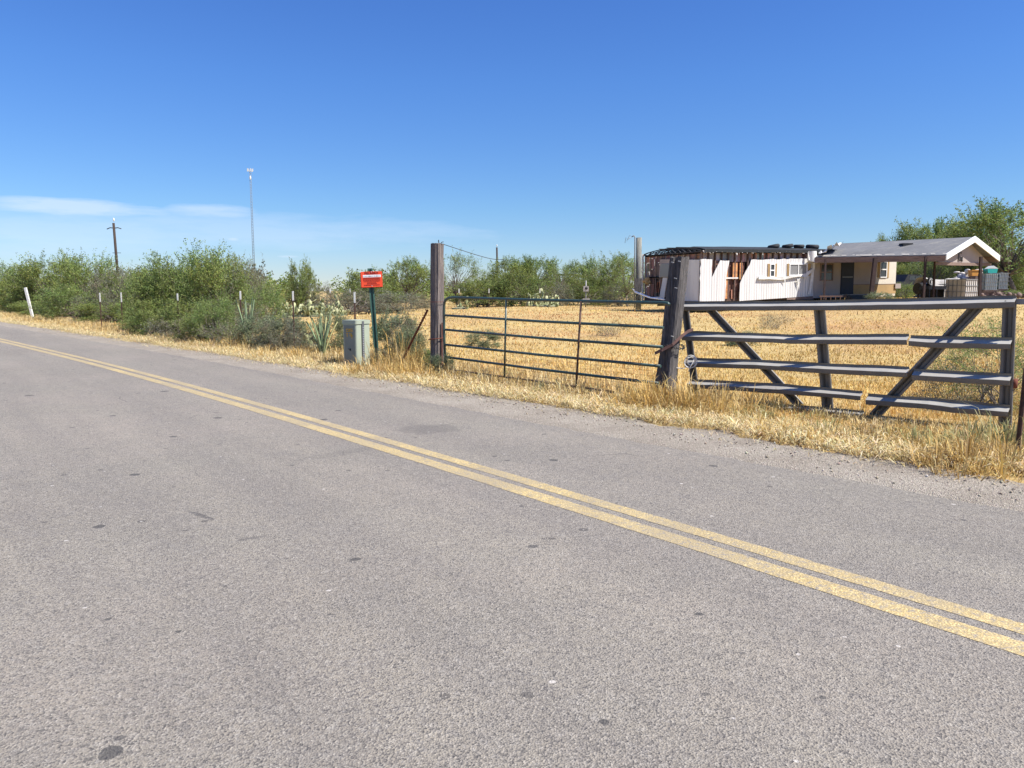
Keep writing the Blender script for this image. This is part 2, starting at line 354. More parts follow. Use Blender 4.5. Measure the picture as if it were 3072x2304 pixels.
        k_ = t.math('MULTIPLY', t.math('SUBTRACT', t.math('ADD', t.math('SUBTRACT', 1.0, r2), t.math('MULTIPLY', t.math('SUBTRACT', n1, .5), 3.0)), cov_), 3.0, clamp=True)
        k_ = t.math('MULTIPLY', t.math('MULTIPLY', k_, t.math('LESS_THAN', r2, 2.2)), am_); c = t.mix(k_, c, (.085, .078, .072))
    nt.links.new(c, b.inputs['Base Color']); b.inputs['Roughness'].default_value = .82; b.inputs['Specular IOR Level'].default_value = .35
    h = t.math('ADD', t.voro(130), t.math('MULTIPLY', t.noise(150, 3, .6), .8)); t.bump(b, h, .8, .006); return m
def mat_paint():
    m, nt, b, o = newmat('yellow_road_paint'); t = NT(nt)
    c = t.ramp(t.noise(3, 5, .6), [(.3, (.38, .28, .115)), (.7, (.47, .355, .155))])
    sx = t.n('ShaderNodeSeparateColor'); nt.links.new(t.voro(130, out='Color'), sx.inputs[0])
    c = t.mix(t.ramp(sx.outputs[0], [(.0, .85), (.25, .35), (.4, 0.0)]), c, (.27, .22, .14))
    c = t.mix(t.ramp(sx.outputs[1], [(.7, 0.0), (1.0, .6)]), c, (.85, .68, .33))
    w = t.ramp(t.noise(26, 6, .8), [(.38, .9), (.49, 0.0)]); c = t.mix(t.ramp(t.noise(1.4, 4, .6), [(.4, .55), (.62, 0.0)]), c, (.27, .225, .15)); c = t.mix(w, c, (.22, .2, .18))
    nt.links.new(c, b.inputs['Base Color']); b.inputs['Roughness'].default_value = .7
    t.bump(b, t.voro(95), .6, .006); return m
def mat_gravel():
    m, nt, b, o = newmat('gravel_soil'); t = NT(nt)
    c = t.ramp(t.noise(1.3, 5, .6), [(.3, (.215, .185, .14)), (.7, (.33, .295, .235))])
    sx = t.n('ShaderNodeSeparateColor'); nt.links.new(t.voro(85, out='Color'), sx.inputs[0])
    c = t.mix(t.ramp(sx.outputs[0], [(.0, .8), (.3, 0.0)]), c, (.17, .12, .10)); c = t.mix(t.ramp(sx.outputs[1], [(.75, 0.0), (1.0, .6)]), c, (.56, .48, .41))
    nt.links.new(c, b.inputs['Base Color']); b.inputs['Roughness'].default_value = .95
    t.bump(b, t.math('ADD', t.voro(85), t.noise(25, 4, .6)), .8, .015); return m
def mat_ground():
    m, nt, b, o = newmat('dry_ground'); t = NT(nt)
    c = t.ramp(t.noise(.35, 6, .65), [(.3, (.37, .27, .115)), (.5, (.47, .35, .155)), (.72, (.54, .42, .195))])
    c = t.mix(t.ramp(t.noise(.12, 4, .6), [(.50, 0.0), (.66, .65)]), c, (.40, .21, .11))
    c = t.mix(t.ramp(t.noise(22, 4, .7), [(.35, .6), (.55, 0.0)]), c, (.25, .17, .08))
    nt.links.new(c, b.inputs['Base Color']); b.inputs['Roughness'].default_value = 1.0; b.inputs['Specular IOR Level'].default_value = .1
    t.bump(b, t.noise(9, 5, .7), .8, .05); return m

# ------------------------------------------------------------------ ground, road, shoulder
def axis(lo, hi, fine, step):
    a = list(np.arange(-fine[0], fine[1], step)); x = fine[1]; s = step
    while x < hi: x += s; s *= 1.18; a.append(x)
    x = -fine[0]; s = step; pre = []
    while x > lo: s *= 1.18; x -= s; pre.append(x)
    return sorted(pre) + a
gx = axis(-1500, 1500, (26, 26), .4); gy = axis(-300, 2500, (6, 46), .4)
V = np.array([(x, y, G(x, y)) for y in gy for x in gx]); nx = len(gx)
I = np.arange(len(gy) - 1)[:, None] * nx + np.arange(nx - 1)[None, :]
F = np.stack([I, I + 1, I + nx + 1, I + nx], -1).reshape(-1, 4)
tag(npmesh('ground', V, F, None, mat_ground(), smooth=True), kind='structure')

def redge(t): return float(np.interp(t, [1, 3.7, 6, 9], [6.05, 5.96, 5.82, 5.76]))
def strip(name, mat, t0, t1, d0, d1, z, jag0=0, jag1=0, step=.15, nd=1):
    ts = []; t = t0
    while t < t1: ts.append(t); t += step * (1 if t < 12 else 1 + (t - 12) * .05)
    vs = []
    for t in ts:
        da = d0(t) if callable(d0) else d0; db = d1(t) if callable(d1) else d1; sa_ = da if not callable(d0) else 1.5; sb_ = db if not callable(d1) else 2.5
        a = da + jag0 * mnoise.noise(Vector((t * 2.1, 3.1, sa_))) + jag0 * .6 * mnoise.noise(Vector((t * 9, 1.1, sa_)))
        b = db + jag1 * mnoise.noise(Vector((t * 1.3, 7.7, sb_))) + jag1 * .6 * mnoise.noise(Vector((t * 7, 5.5, sb_)))
        for k in range(nd + 1):
            x, y = road(t, a + (b - a) * k / nd); vs.append((x, y, z if not callable(z) else z(x, y, k / nd)))
    n = nd + 1; fs = [(i * n + k, i * n + k + 1, (i + 1) * n + k + 1, (i + 1) * n + k) for i in range(len(ts) - 1) for k in range(nd)]
    o = npmesh(name, np.array(vs), np.array(fs)[:, ::-1], None, mat, smooth=True); return tag(o, kind='structure')
strip('gravel_shoulder', mat_gravel(), -12, 150, lambda t: redge(t) - .2, 6.95, lambda x, y, k: .010 + .010 * mnoise.noise(Vector((x * 3, y * 3, 0))) - (.07 * ss((k - .85) / .15)) - .02 * ss((.12 - k) / .12), 0, .28, .12, 10)
strip('road', mat_asphalt(), -14, 220, -3.8, redge, 0.0, 0, .05, .08, 1)
PAINT = mat_paint()
strip('road_marking', PAINT, -14, 200, 3.535, 3.685, .002, .005, .005, .03)
strip('road_marking', PAINT, -14, 200, 3.765, 3.895, .002, .006, .006, .03)

# ------------------------------------------------------------------ grass (uncountable)
STRAW = np.array([(.72, .57, .28), (.68, .50, .20), (.56, .37, .12), (.80, .69, .42), (.34, .24, .12)])
def pick(n, pal, rng, jit=.14):
    c = (.80 if pal is not None and pal[0][0] > .5 else 1.0) * pal[rng.integers(0, len(pal), n)]; return np.clip(c * (1 + rng.normal(0, jit, (n, 1))) * (1 + rng.normal(0, .05, (n, 3))), .01, .95)
def blades(name, x, y, z, h, w, lean, az, colr, seg=True):
    n = len(x); rng = NR; dirx, diry = np.cos(az), np.sin(az); sx, sy = -np.sin(az + rng.normal(0, .8, n)), np.cos(az + rng.normal(0, .8, n))
    hl = h * np.sin(lean); hz = h * np.cos(lean)
    b = np.stack([x, y, z], 1); s = np.stack([sx * w / 2, sy * w / 2, np.zeros(n)], 1)
    tip = b + np.stack([dirx * hl, diry * hl, hz], 1)
    if not seg:
        V = np.stack([b - s, b + s, tip], 1).reshape(-1, 3); F = np.arange(3 * n).reshape(-1, 3); return V, F, np.repeat(colr, 3, 0)
    mid = b + np.stack([dirx * hl * .38, diry * hl * .38, hz * .60 + h * .20], 1)
    V = np.stack([b - s, b + s, mid + s * .8, mid - s * .8, tip], 1).reshape(-1, 3); k = np.arange(n)[:, None] * 5
    F = np.concatenate([k + [0, 1, 2], k + [0, 2, 3], k + [3, 2, 4]], 1).reshape(-1, 3); return V, F, np.repeat(colr, 5, 0)
def tufts(centers, per, hmean, spread, wid, pal, leanmax=1.0, zfn=G):
    X, Y, Z, H, Wd, L, A, Cc = [], [], [], [], [], [], [], []
    rng = NR
    for (cx, cy, sc) in centers:
        n = max(4, int(per * (0.6 + .8 * rng.random()))); a = rng.uniform(0, 6.283, n); r = np.abs(rng.normal(0, spread * sc, n))
        px = cx + np.cos(a) * r; py = cy + np.sin(a) * r; X.append(px); Y.append(py); Z.append(np.full(n, zfn(cx, cy) - .01))
        H.append(hmean * sc * rng.uniform(.5, 1.35, n)); Wd.append(np.full(n, wid) * rng.uniform(.6, 1.3, n))
        L.append(np.abs(rng.normal(0, .5 * leanmax, n)) + .12 + np.minimum(r / (spread * sc + 1e-6), 1.5) * .3); A.append(a + rng.normal(0, .7, n))
        base = pal[rng.integers(0, len(pal))] * rng.uniform(.75, 1.12); c = pick(n, pal, rng, .22) * .5 + base * .5; Cc.append(c)
    return blades('', *(np.concatenate(q) for q in (X, Y, Z, H, Wd)), np.minimum(np.concatenate(L), 1.5), np.concatenate(A), np.concatenate(Cc))
def joinparts(name, parts, mat, label):
    Vs, Fs, Cs = [], [], []; o = 0
    for V, F, C in parts: Vs.append(V); Fs.append(F + o); Cs.append(C); o += len(V)
    ob = npmesh(name, np.concatenate(Vs), np.concatenate(Fs), np.concatenate(Cs), mat); return tag(ob, label, 'grass', kind='stuff')
def verge_edge(t):     # where the grass starts, measured across the road
    w = 6.98 - .42 * ss((t - 2) / 12)
    return w + .26 * mnoise.noise(Vector((t * .7, 0, 9))) + .10 * mnoise.noise(Vector((t * 2.7, 4, 9)))
C1 = []; C2 = []
def ok_post(x, y): return True
for i in range(5200):                                           # tufts standing along the verge
    t = -7 + 75 * random.random() ** 1.7; e = verge_edge(t); d = e + random.random() ** 1.3 * (2.4 if t < 18 else 3.2); x, y = road(t, d)
    if y < 4.5: continue
    nearness = ss((d - e) / .7); C1.append((x, y, (.35 + (.30 if (t < 5.5 and d > 8.0) else .70 if t > 5.5 else .42) * nearness) * random.uniform(.6, 1.25)))
parts = [tufts(C1, 26, .20, .11, .0078, STRAW, 1.9)]
n = 60000; tt = -7 + 60 * NR.random(n) ** 1.6; dd = np.array([verge_edge(t) for t in tt]) + np.abs(NR.normal(0, .42, n)) - .12
xy = np.array([road(t, d) for t, d in zip(tt, dd)])
parts.append(blades('', xy[:, 0], xy[:, 1], np.array([G(a, b) for a, b in xy]) + .015 + .04 * NR.random(n), NR.uniform(.06, .22, n), NR.uniform(.004, .012, n), NR.uniform(1.15, 1.52, n), NR.uniform(0, 6.283, n), pick(n, STRAW[[0, 3, 3, 1]], NR)))
n = 9000; tt = -6 + 40 * NR.random(n) ** 1.6; dd = np.array([verge_edge(t) for t in tt]) - np.abs(NR.normal(0, .22, n)); xy = np.array([road(t, d) for t, d in zip(tt, dd)])
parts.append(blades('', xy[:, 0], xy[:, 1], np.full(n, .02) + .02 * NR.random(n), NR.uniform(.04, .16, n), NR.uniform(.003, .007, n), NR.uniform(1.35, 1.55, n), NR.uniform(0, 6.283, n), pick(n, STRAW[[0, 3, 4, 1]], NR)))
joinparts('verge_grass', parts, GRASS, 'matted golden dry grass along the gravel edge of the road')
# tall golden clumps at the gate posts and under the big gate
GOLD = np.array([(.66, .44, .13), (.74, .54, .20), (.58, .36, .10), (.72, .58, .30), (.40, .27, .12)]); GRN = np.array([(.22, .25, .10), (.30, .30, .12), (.35, .32, .17), (.55, .45, .2)])
def at_px(xs, ys):                                              # ground point seen at a photo pixel
    r = ray(xs, ys); z = 0.0
    for _ in range(6):
        k = (EYE - z) / -r.z; z = G(r.x * k, r.y * k)
    return r.x * k, r.y * k
c = []
for (xs, ys, s, m, rd) in ((1225, 1105, 2.2, 12, .3), (1255, 1130, 1.5, 10, .3), (1150, 1110, 1.2, 10, .25), (1000, 1095, .9, 8, .25), (1180, 1125, 1.0, 8, .3), (1340, 1135, .8, 8, .3), (1990, 1225, 1.2, 22, .30), (1930, 1215, .9, 10, .3), (2060, 1232, 1.3, 14, .3), (2120, 1235, 1.1, 10, .3), (2180, 1262, .55, 12, .4), (2400, 1300, .5, 14, .45), (2560, 1330, .6, 14, .45), (2700, 1370, .6, 14, .4), (2900, 1400, .75, 16, .4), (3040, 1400, 1.1, 16, .3), (930, 1070, .8, 10, .4), (1090, 1125, .9, 10, .3), (640, 1010, 1.3, 12, .8), (560, 990, 1.3, 12, .8), (730, 1040, 1.2, 10, .5), (420, 960, 1.4, 14, 1.2)):
    x0, y0 = at_px(xs, ys)
    for k in range(m): c.append((x0 + random.gauss(0, rd), y0 + random.gauss(0, rd * .6), s * random.uniform(.6, 1.15)))
joinparts('tall_grass', [tufts(c, 50, .31, .12, .0085, GOLD, 1.9)], GRASS, 'tall golden grass clumps round the gate posts and along the fence foot')
c = []
for (xs, ys, s, m, rd) in ((2330, 1262, .6, 9, .4), (2200, 1250, .6, 8, .35), (2620, 1310, .6, 10, .4), (2800, 1330, .7, 10, .4), (2960, 1340, 1.0, 12, .3), (3040, 1350, 1.6, 10, .25), (1300, 1120, .8, 6, .25), (1120, 1095, .8, 6, .2), (1400, 1120, .6, 6, .4), (1700, 1170, .6, 8, .6)):
    x0, y0 = at_px(xs, ys)
    for k in range(m): c.append((x0 + random.gauss(0, rd), y0 + random.gauss(0, rd * .6), s * random.uniform(.6, 1.15)))
joinparts('green_weeds', [tufts(c, 36, .25, .12, .0085, GRN, 1.3)], GRASS, 'grey green weeds mixed into the dry grass under the gates')
# the field: blades get sparser and wider with distance
def field(n, D0, D1, hm, wm, pal, seed):
    rng = NR; u = rng.uniform(-60, 1380, n); inv = rng.uniform(1 / D1, 1 / D0, n); D = 1 / inv; x = (u - 512) / 766 * D; y = D
    t = x * T2.x + y * T2.y; d = x * N2.x + y * N2.y - np.where(t < 0, 0, np.where(t < 22, -.0018 * t * t, -.8712 - .0792 * (t - 22)))
    k = d > 8.2; x, y, D = x[k], y[k], D[k]; bp = np.array([mnoise.noise(Vector((a * .45, b * .45, 33))) + .5 * mnoise.noise(Vector((a * 1.9, b * 1.9, 3))) for a, b in zip(x, y)]); k = (bp > -.42) | (rng.random(len(x)) < .25); x, y, D = x[k], y[k], D[k]; n = len(x)
    z = np.array([G(a, b) for a, b in zip(x, y)]); 
    lo = np.array([mnoise.noise(Vector((a * .22, b * .22, 5))) for a, b in zip(x, y)]); hi = np.array([mnoise.noise(Vector((a * 1.1, b * 1.1, 2))) for a, b in zip(x, y)])
    bd = np.array([mnoise.noise(Vector(((a * .9 + b * .4) * .25, (b * .9 - a * .4) * 1.6, 7))) for a, b in zip(x, y)]); col = pick(n, pal, rng, .07) * np.array([[1.04, .93, .68]]); col *= (1 + .16 * hi + .20 * lo + .22 * bd)[:, None]
    red = np.clip(np.exp(-(((x - .2) / 2.0) ** 2 + ((y - 23.5) / 2.2) ** 2)) * .8 + np.exp(-(((x - 5) / 5.5) ** 2 + ((y - 34.0) / 2.8) ** 2)) * 1.3 + .6 * np.clip(lo - .35, 0, 1) + .15 * np.exp(-((y - 52) / 9) ** 2) + hi * .15, 0, .85)[:, None]
    redc = np.array((.46, .21, .10)); col = col * (1 - red) + redc * red * (1 + .2 * hi)[:, None]
    h = hm * rng.uniform(.5, 1.4, n) * (1 + .45 * hi) * (1 + .5 * np.clip((D - 50) / 30, 0, 1)); w = np.maximum(wm, D * .0013) * rng.uniform(.6, 1.4, n)
    return blades('', x, y, z - .01, h, w, np.minimum(np.abs(rng.normal(.6, .5, n)), 1.45), rng.uniform(0, 6.283, n), np.clip(col, .02, .9), seg=False)
joinparts('field_grass', [field(480000, 6.5, 85, .065, .010, STRAW[[0, 1, 0, 1, 3]], 1), field(26000, 6.5, 60, .12, .007, STRAW[[0, 2, 4, 3]], 2)], GRASS, 'short golden dry grass covering the field behind the gates')
# stones on the shoulder
oct_v = np.array([(1, 0, 0), (0, 1, 0), (-1, 0, 0), (0, -1, 0), (0, 0, .8), (0, 0, -.5)]); oct_f = np.array([(0, 1, 4), (1, 2, 4), (2, 3, 4), (3, 0, 4), (1, 0, 5), (2, 1, 5), (3, 2, 5), (0, 3, 5)])
n = 11000; tt = -7 + 60 * NR.random(n) ** 2; dd = 5.95 + NR.beta(1.4, 1.6, n) * 1.3; xy = np.array([road(t, d) for t, d in zip(tt, dd)])
sz = .004 + .013 * NR.random(n) ** 3.5; Vv = oct_v[None] * (sz[:, None, None] * NR.uniform(.6, 1.4, (n, 6, 1))); an = NR.uniform(0, 6.28, n)
vx = Vv[..., 0] * np.cos(an)[:, None] - Vv[..., 1] * np.sin(an)[:, None]; vy = Vv[..., 0] * np.sin(an)[:, None] + Vv[..., 1] * np.cos(an)[:, None]
zz = np.full(n, .014); Vv = np.stack([vx + xy[:, 0:1], vy + xy[:, 1:2], Vv[..., 2] + zz[:, None]], -1).reshape(-1, 3)
Ff = (oct_f[None] + np.arange(n)[:, None, None] * 6).reshape(-1, 3); cc = np.repeat(pick(n, np.array([(.27, .22, .17), (.36, .30, .23), (.21, .17, .135), (.42, .38, .32), (.32, .27, .21)]), NR), 6, 0)
tag(npmesh('gravel_stones', Vv, Ff, cc, BARKC), 'small loose stones scattered on the gravel shoulder', 'gravel', kind='stuff')

# ------------------------------------------------------------------ shrubs and trees
def nrm(a): return a / (np.linalg.norm(a, axis=-1, keepdims=True) + 1e-9)
OLIVE = 1.25 * np.array([(.90, 1.03, .85)]) * np.array([(.145, .165, .05), (.185, .20, .06), (.115, .14, .045), (.21, .22, .085), (.16, .15, .065)])
MESQ = 1.25 * np.array([(.92, 1.03, .85)]) * np.array([(.16, .19, .06), (.20, .225, .075), (.13, .155, .05), (.23, .25, .10)])
GREY = np.array([(.17, .175, .11), (.21, .21, .14), (.13, .135, .085), (.24, .23, .17)])
FRESH = 1.1 * np.array([(.17, .24, .06), (.22, .29, .08), (.13, .19, .05), (.26, .30, .12)])
def plant(seed, R, H, z0, ncl, ntw, nlf, ll, lw, pal, shape='bush', bare=.0, trunk=.07, rr=1.0):
    """unit plant: returns (wood V,F,C), (leaf V,F,C). R crown radius, H height, z0 lowest leaves"""
    rg = np.random.default_rng(seed)
    th = rg.uniform(0, 2 * np.pi, ncl); u = rg.random(ncl) ** .5
    if shape == 'bush':
        zc = z0 + (H * .86 - z0) * rg.random(ncl) ** 1.0; rad = R * np.sqrt(np.clip(1 - ((zc - H * .32) / (H * .72)) ** 2, .08, 1)) * (.25 + .75 * u)
    else:
        zc = z0 + (H * .88 - z0) * rg.random(ncl) ** .8; q = (zc - z0) / (H - z0); rad = R * np.sqrt(np.clip(1.05 - (q * 1.25 - .35) ** 2 * 1.1, .1, 1)) * (.2 + .8 * u)
    cx, cy = np.cos(th) * rad * rg.uniform(.85, 1.15, ncl), np.sin(th) * rad * rg.uniform(.85, 1.15, ncl); C = np.stack([cx, cy, zc], 1)
    mb = MB(); wv, wf, wc = [], [], []
    nst = 4 if shape == 'bush' else 1; fz = H * (.08 if shape == 'bush' else .24)
    forks = []
    for s in range(nst):
        a = rg.uniform(0, 6.28); b0 = Vector((math.cos(a) * .12 * R * (nst > 1), math.sin(a) * .12 * R * (nst > 1), -.1)); f = Vector((b0.x * 2 + rg.normal(0, .08 * R), b0.y * 2 + rg.normal(0, .08 * R), fz)); forks.append(f)
        mb.tube([b0, b0.lerp(f, .5) + Vector((rg.normal(0, .05), rg.normal(0, .05), 0)), f], [trunk * H / 3, trunk * .85 * H / 3, trunk * .75 * H / 3], 7)
    for i in range(ncl):
        f = forks[rg.integers(0, nst)]; e = Vector(C[i]); m1 = f.lerp(e, .4) + Vector(rg.normal(0, .07 * R, 3)); m1.z += .05 * H; m2 = f.lerp(e, .75) + Vector(rg.normal(0, .05 * R, 3))
        r0 = trunk * H / 3 * .42; mb.tube([f, m1, m2, e], [r0, r0 * .6, r0 * .35, r0 * .14], 5, cap=False)
    V0 = np.array([tuple(v) for v in mb.v]); 
    # triangulate the wood
    tri = []
    for fc in mb.f:
        for k in range(1, len(fc) - 1): tri.append((fc[0], fc[k], fc[k + 1]))
    wood = [V0]; wfa = [np.array(tri)]; nb = len(V0)
    # twigs
    N = ncl * ntw; ci = np.repeat(np.arange(ncl), ntw); cc = C[ci]; outw = nrm(cc - np.array([0, 0, H * .35]))
    st = cc + rg.normal(0, .10 * R, (N, 3)); dr = nrm(outw * .55 + rg.normal(0, .62, (N, 3)) + np.array([0, 0, .38])); Lt = R * rg.uniform(.16, .42, N) * rr
    sp = rg.random(N) < .07; Lt[sp] *= 1.35; dr[sp] = nrm(dr[sp] + np.array([0, 0, .8]))
    en = st + dr * Lt[:, None]; en[:, 2] = np.maximum(en[:, 2], .05); sd = nrm(np.cross(dr, rg.normal(0, 1, (N, 3)))) * (.0035 * H / 2)
    wood.append(np.stack([st - sd, st + sd, en], 1).reshape(-1, 3)); wfa.append(np.arange(3 * N).reshape(-1, 3) + nb)
    WV = np.concatenate(wood); WF = np.concatenate(wfa); WC = np.tile(np.array([[.17, .145, .12]]), (len(WV), 1)) * rg.uniform(.7, 1.3, (len(WV), 1))
    # leaves
    keep = rg.random(N) > bare; st, en, dr, Lt, ci = st[keep], en[keep], dr[keep], Lt[keep], ci[keep]; N = len(st); M = N * nlf
    ti = np.repeat(np.arange(N), nlf); k = rg.uniform(.08, 1.05, M); p = st[ti] + (en[ti] - st[ti]) * k[:, None] + rg.normal(0, .02 * R, (M, 3)); p[:, 2] = np.maximum(p[:, 2], .03)
    a = nrm(dr[ti] * .7 + rg.normal(0, .7, (M, 3)) - np.array([0, 0, .1])); b = nrm(np.cross(a, rg.normal(0, 1, (M, 3)) + np.array([0, 0, .8]))); L = ll * rg.uniform(.6, 1.4, M)[:, None]; w = lw * rg.uniform(.6, 1.4, M)[:, None]
    LV = np.stack([p, p + a * L * .5 + b * w * .5, p + a * L, p + a * L * .5 - b * w * .5], 1).reshape(-1, 3); LF = np.arange(4 * M).reshape(-1, 4)
    ctint = 1 + rg.normal(0, .13, (ncl, 1)); cw = rg.uniform(-.12, .12, (ncl, 1)); col = pick(M, pal, rg, .16) * ctint[ci[ti]]; col = col * (1 + cw[ci[ti]] * np.array([[1, .2, -.6]]))
    LC = np.repeat(np.clip(col, .01, .6), 4, 0); return (WV, WF, WC), (LV, LF, LC)
SPEC = {
 'brush_a': dict(seed=1, R=1.0, H=1.6, z0=.05, ncl=66, ntw=14, nlf=24, ll=.055, lw=.020, pal=OLIVE),
 'brush_b': dict(seed=2, R=1.0, H=1.7, z0=.05, ncl=60, ntw=14, nlf=24, ll=.060, lw=.018, pal=MESQ, rr=1.2),
 'brush_c': dict(seed=3, R=1.0, H=1.4, z0=.05, ncl=56, ntw=13, nlf=21, ll=.045, lw=.018, pal=GREY, bare=.12),
 'fresh': dict(seed=4, R=1.0, H=1.5, z0=.05, ncl=54, ntw=13, nlf=24, ll=.065, lw=.016, pal=FRESH, rr=1.15),
 'tree_a': dict(seed=5, R=1.0, H=2.3, z0=.75, ncl=60, ntw=13, nlf=22, ll=.055, lw=.020, pal=MESQ, shape='tree', bare=.06, rr=.9),
 'tree_b': dict(seed=6, R=1.0, H=2.2, z0=.55, ncl=40, ntw=12, nlf=17, ll=.055, lw=.017, pal=MESQ, shape='tree', bare=.15, rr=1.0),
 'tree_c': dict(seed=7, R=1.0, H=2.0, z0=.65, ncl=70, ntw=14, nlf=23, ll=.055, lw=.019, pal=FRESH * .8 + OLIVE[0] * .2, shape='tree', rr=.85),
 'sage': dict(seed=8, R=1.0, H=1.7, z0=.03, ncl=44, ntw=14, nlf=26, ll=.07, lw=.024, pal=GREY * np.array([(1.05, 1.22, .95)]), bare=.03, rr=1.25, trunk=.03),
 'twiggy': dict(seed=9, R=1.0, H=1.2, z0=.03, ncl=40, ntw=22, nlf=4, ll=.07, lw=.02, pal=GREY, bare=.45, rr=1.3, trunk=.03),
 'retama': dict(seed=10, R=1.0, H=2.6, z0=.15, ncl=26, ntw=12, nlf=14, ll=.11, lw=.012, pal=FRESH, bare=.05, rr=1.5, trunk=.03),
}
PM = {}
def plant_mesh(key):
    if key not in PM:
        s = dict(SPEC[key]); w, l = plant(**s)
        PM[key] = (npmesh(key + '_wood', *w, BARKC, 'mesh'), npmesh(key + '_leaf', *l, LEAF, 'mesh'), SPEC[key]['H'], SPEC[key].get('shape', 'bush'))
    return PM[key]
def put(key, x, y, h, w, label, cat, name, group=None, rz=None, z=None):
    wm, lm, H, shp = plant_mesh(key); o = empty(name, (x, y, (G(x, y) if z is None else z)), (0, 0, random.uniform(0, 6.28) if rz is None else rz), label, cat, group)
    s = (w / 2, w / 2 * random.uniform(.85, 1.1), h / H)
    for nm, me in (('trunk' if shp == 'tree' else 'stems', wm), ('crown' if shp == 'tree' else 'foliage', lm)):
        c = bpy.data.objects.new(nm, me); COL.objects.link(c); c.parent = o; c.scale = s
    return o
def putpx(key, xs, ytop, D, wpx, label, cat='bush', name='bush', group=None):
    r = ray(xs, 873); x = r.x / r.y * D; zt = EYE + (873 - ytop) / 2325 * D; g = G(x, D)
    return put(key, x, D, (zt - g) * .94, wpx / 2325 * D, label, cat, name, group)

# brush behind the road fence, left to right
for a in (
 ('brush_a', 20, 815, 62, 170, 'low olive bush at the far left edge beyond the road'),
 ('brush_b', 95, 792, 55, 200, 'rounded olive bush around the leaning white post'),
 ('brush_a', 165, 772, 52, 190, 'bushy green mesquite with tall sprigs right of the leaning white post'),
 ('fresh', 215, 860, 40, 170, 'low bright green bush below the mesquite, just right of the leaning white post'),
 ('brush_b', 262, 768, 46, 190, 'tall dense mesquite bush left of the far utility pole'),
 ('brush_c', 330, 806, 38, 150, 'greyish bush standing in front of the brown utility pole'),
 ('brush_a', 392, 805, 42, 150, 'dark olive bush right of the brown utility pole'),
 ('fresh', 440, 838, 33, 150, 'yellow green bush in the dip of the brush line'),
 ('brush_b', 500, 790, 30, 170, 'feathery bush at the left foot of the tallest brush'),
 ('brush_b', 572, 748, 30, 230, 'tallest feathery mesquite bush, rising above the rest of the roadside brush'),
 ('brush_a', 640, 772, 29, 200, 'wide olive bush right of the tallest mesquite bush'),
 ('tree_b', 700, 765, 34, 150, 'thin branched mesquite left of the cell tower foot'),
 ('brush_c', 745, 790, 31, 150, 'greyish green bush under the cell tower'),
 ('fresh', 790, 862, 25.5, 110, 'bright green sprig bush beside the second nearest fence post'),
 ('brush_a', 600, 900, 25, 220, 'dark green bush low behind the roadside fence, left of the grey twigs'),
 ('brush_a', 455, 900, 28, 170, 'dark shaded bush hanging over the dry grass in the middle of the brush'),
 ('brush_c', 690, 905, 23, 160, 'brownish olive bush left of the second nearest fence post'),
 ('brush_a', 330, 905, 37, 200, 'low green bush behind the two small white post tips'),
 ('brush_a', 60, 890, 58, 130, 'low dark bush beside the dry grass near the far left road bend'),
 ('brush_a', 95, 906, 50, 120, 'low green bush hiding the foot of the leaning white post'),
 ('brush_b', 140, 900, 46, 150, 'low green bush spilling over the verge, far left'),
): putpx(*a, group='bushes behind the roadside fence')
for a in (
 ('twiggy', 530, 955, 22.5, 170, 'grey bare twiggy shrub at the foot of the dark brush'),
 ('brush_a', 455, 930, 25.5, 150, 'low dark green shrub at the verge, left of the grey bare twigs'),
 ('brush_a', 610, 945, 22.2, 150, 'low dark green shrub between the grey twiggy shrubs'),
 ('fresh', 640, 890, 21.8, 120, 'yellow green shrub just left of the smaller agave'),
 ('brush_c', 1215, 945, 15.9, 100, 'dense grey green shrub between sign post and rusty brace'),
 ('brush_c', 830, 950, 19.0, 130, 'dense grey green shrub left of the broad agave'),
 ('fresh', 1300, 1050, 14.6, 60, 'green weed behind the foot of the tall timber post'),
 ('twiggy', 700, 962, 20.6, 200, 'wide grey twiggy shrub under the second nearest fence posts'),
 ('sage', 765, 950, 20.3, 130, 'grey green shrub between two white topped fence posts'),
 ('sage', 845, 945, 19.6, 140, 'grey green shrub just left of the spiky agave'),
 ('twiggy', 900, 985, 18.9, 120, 'small grey twig shrub behind the agave'),
 ('sage', 990, 935, 18.6, 110, 'grey green sagebrush between the agave and the cabinet'),
 ('sage', 1185, 935, 16.2, 150, 'grey green sagebrush between the sign post and the tall timber post'),
 ('sage', 1225, 985, 15.4, 100, 'low sage shrub leaning against the rusty brace'),
 ('twiggy', 1165, 1035, 15.6, 110, 'brown twiggy weed right of the sign post foot'),
 ('sage', 1325, 1060, 13.75, 70, 'grey green weed at the foot of the tall timber post'),
): putpx(*a, cat='shrub', name='shrub', group='grey shrubs along the verge')
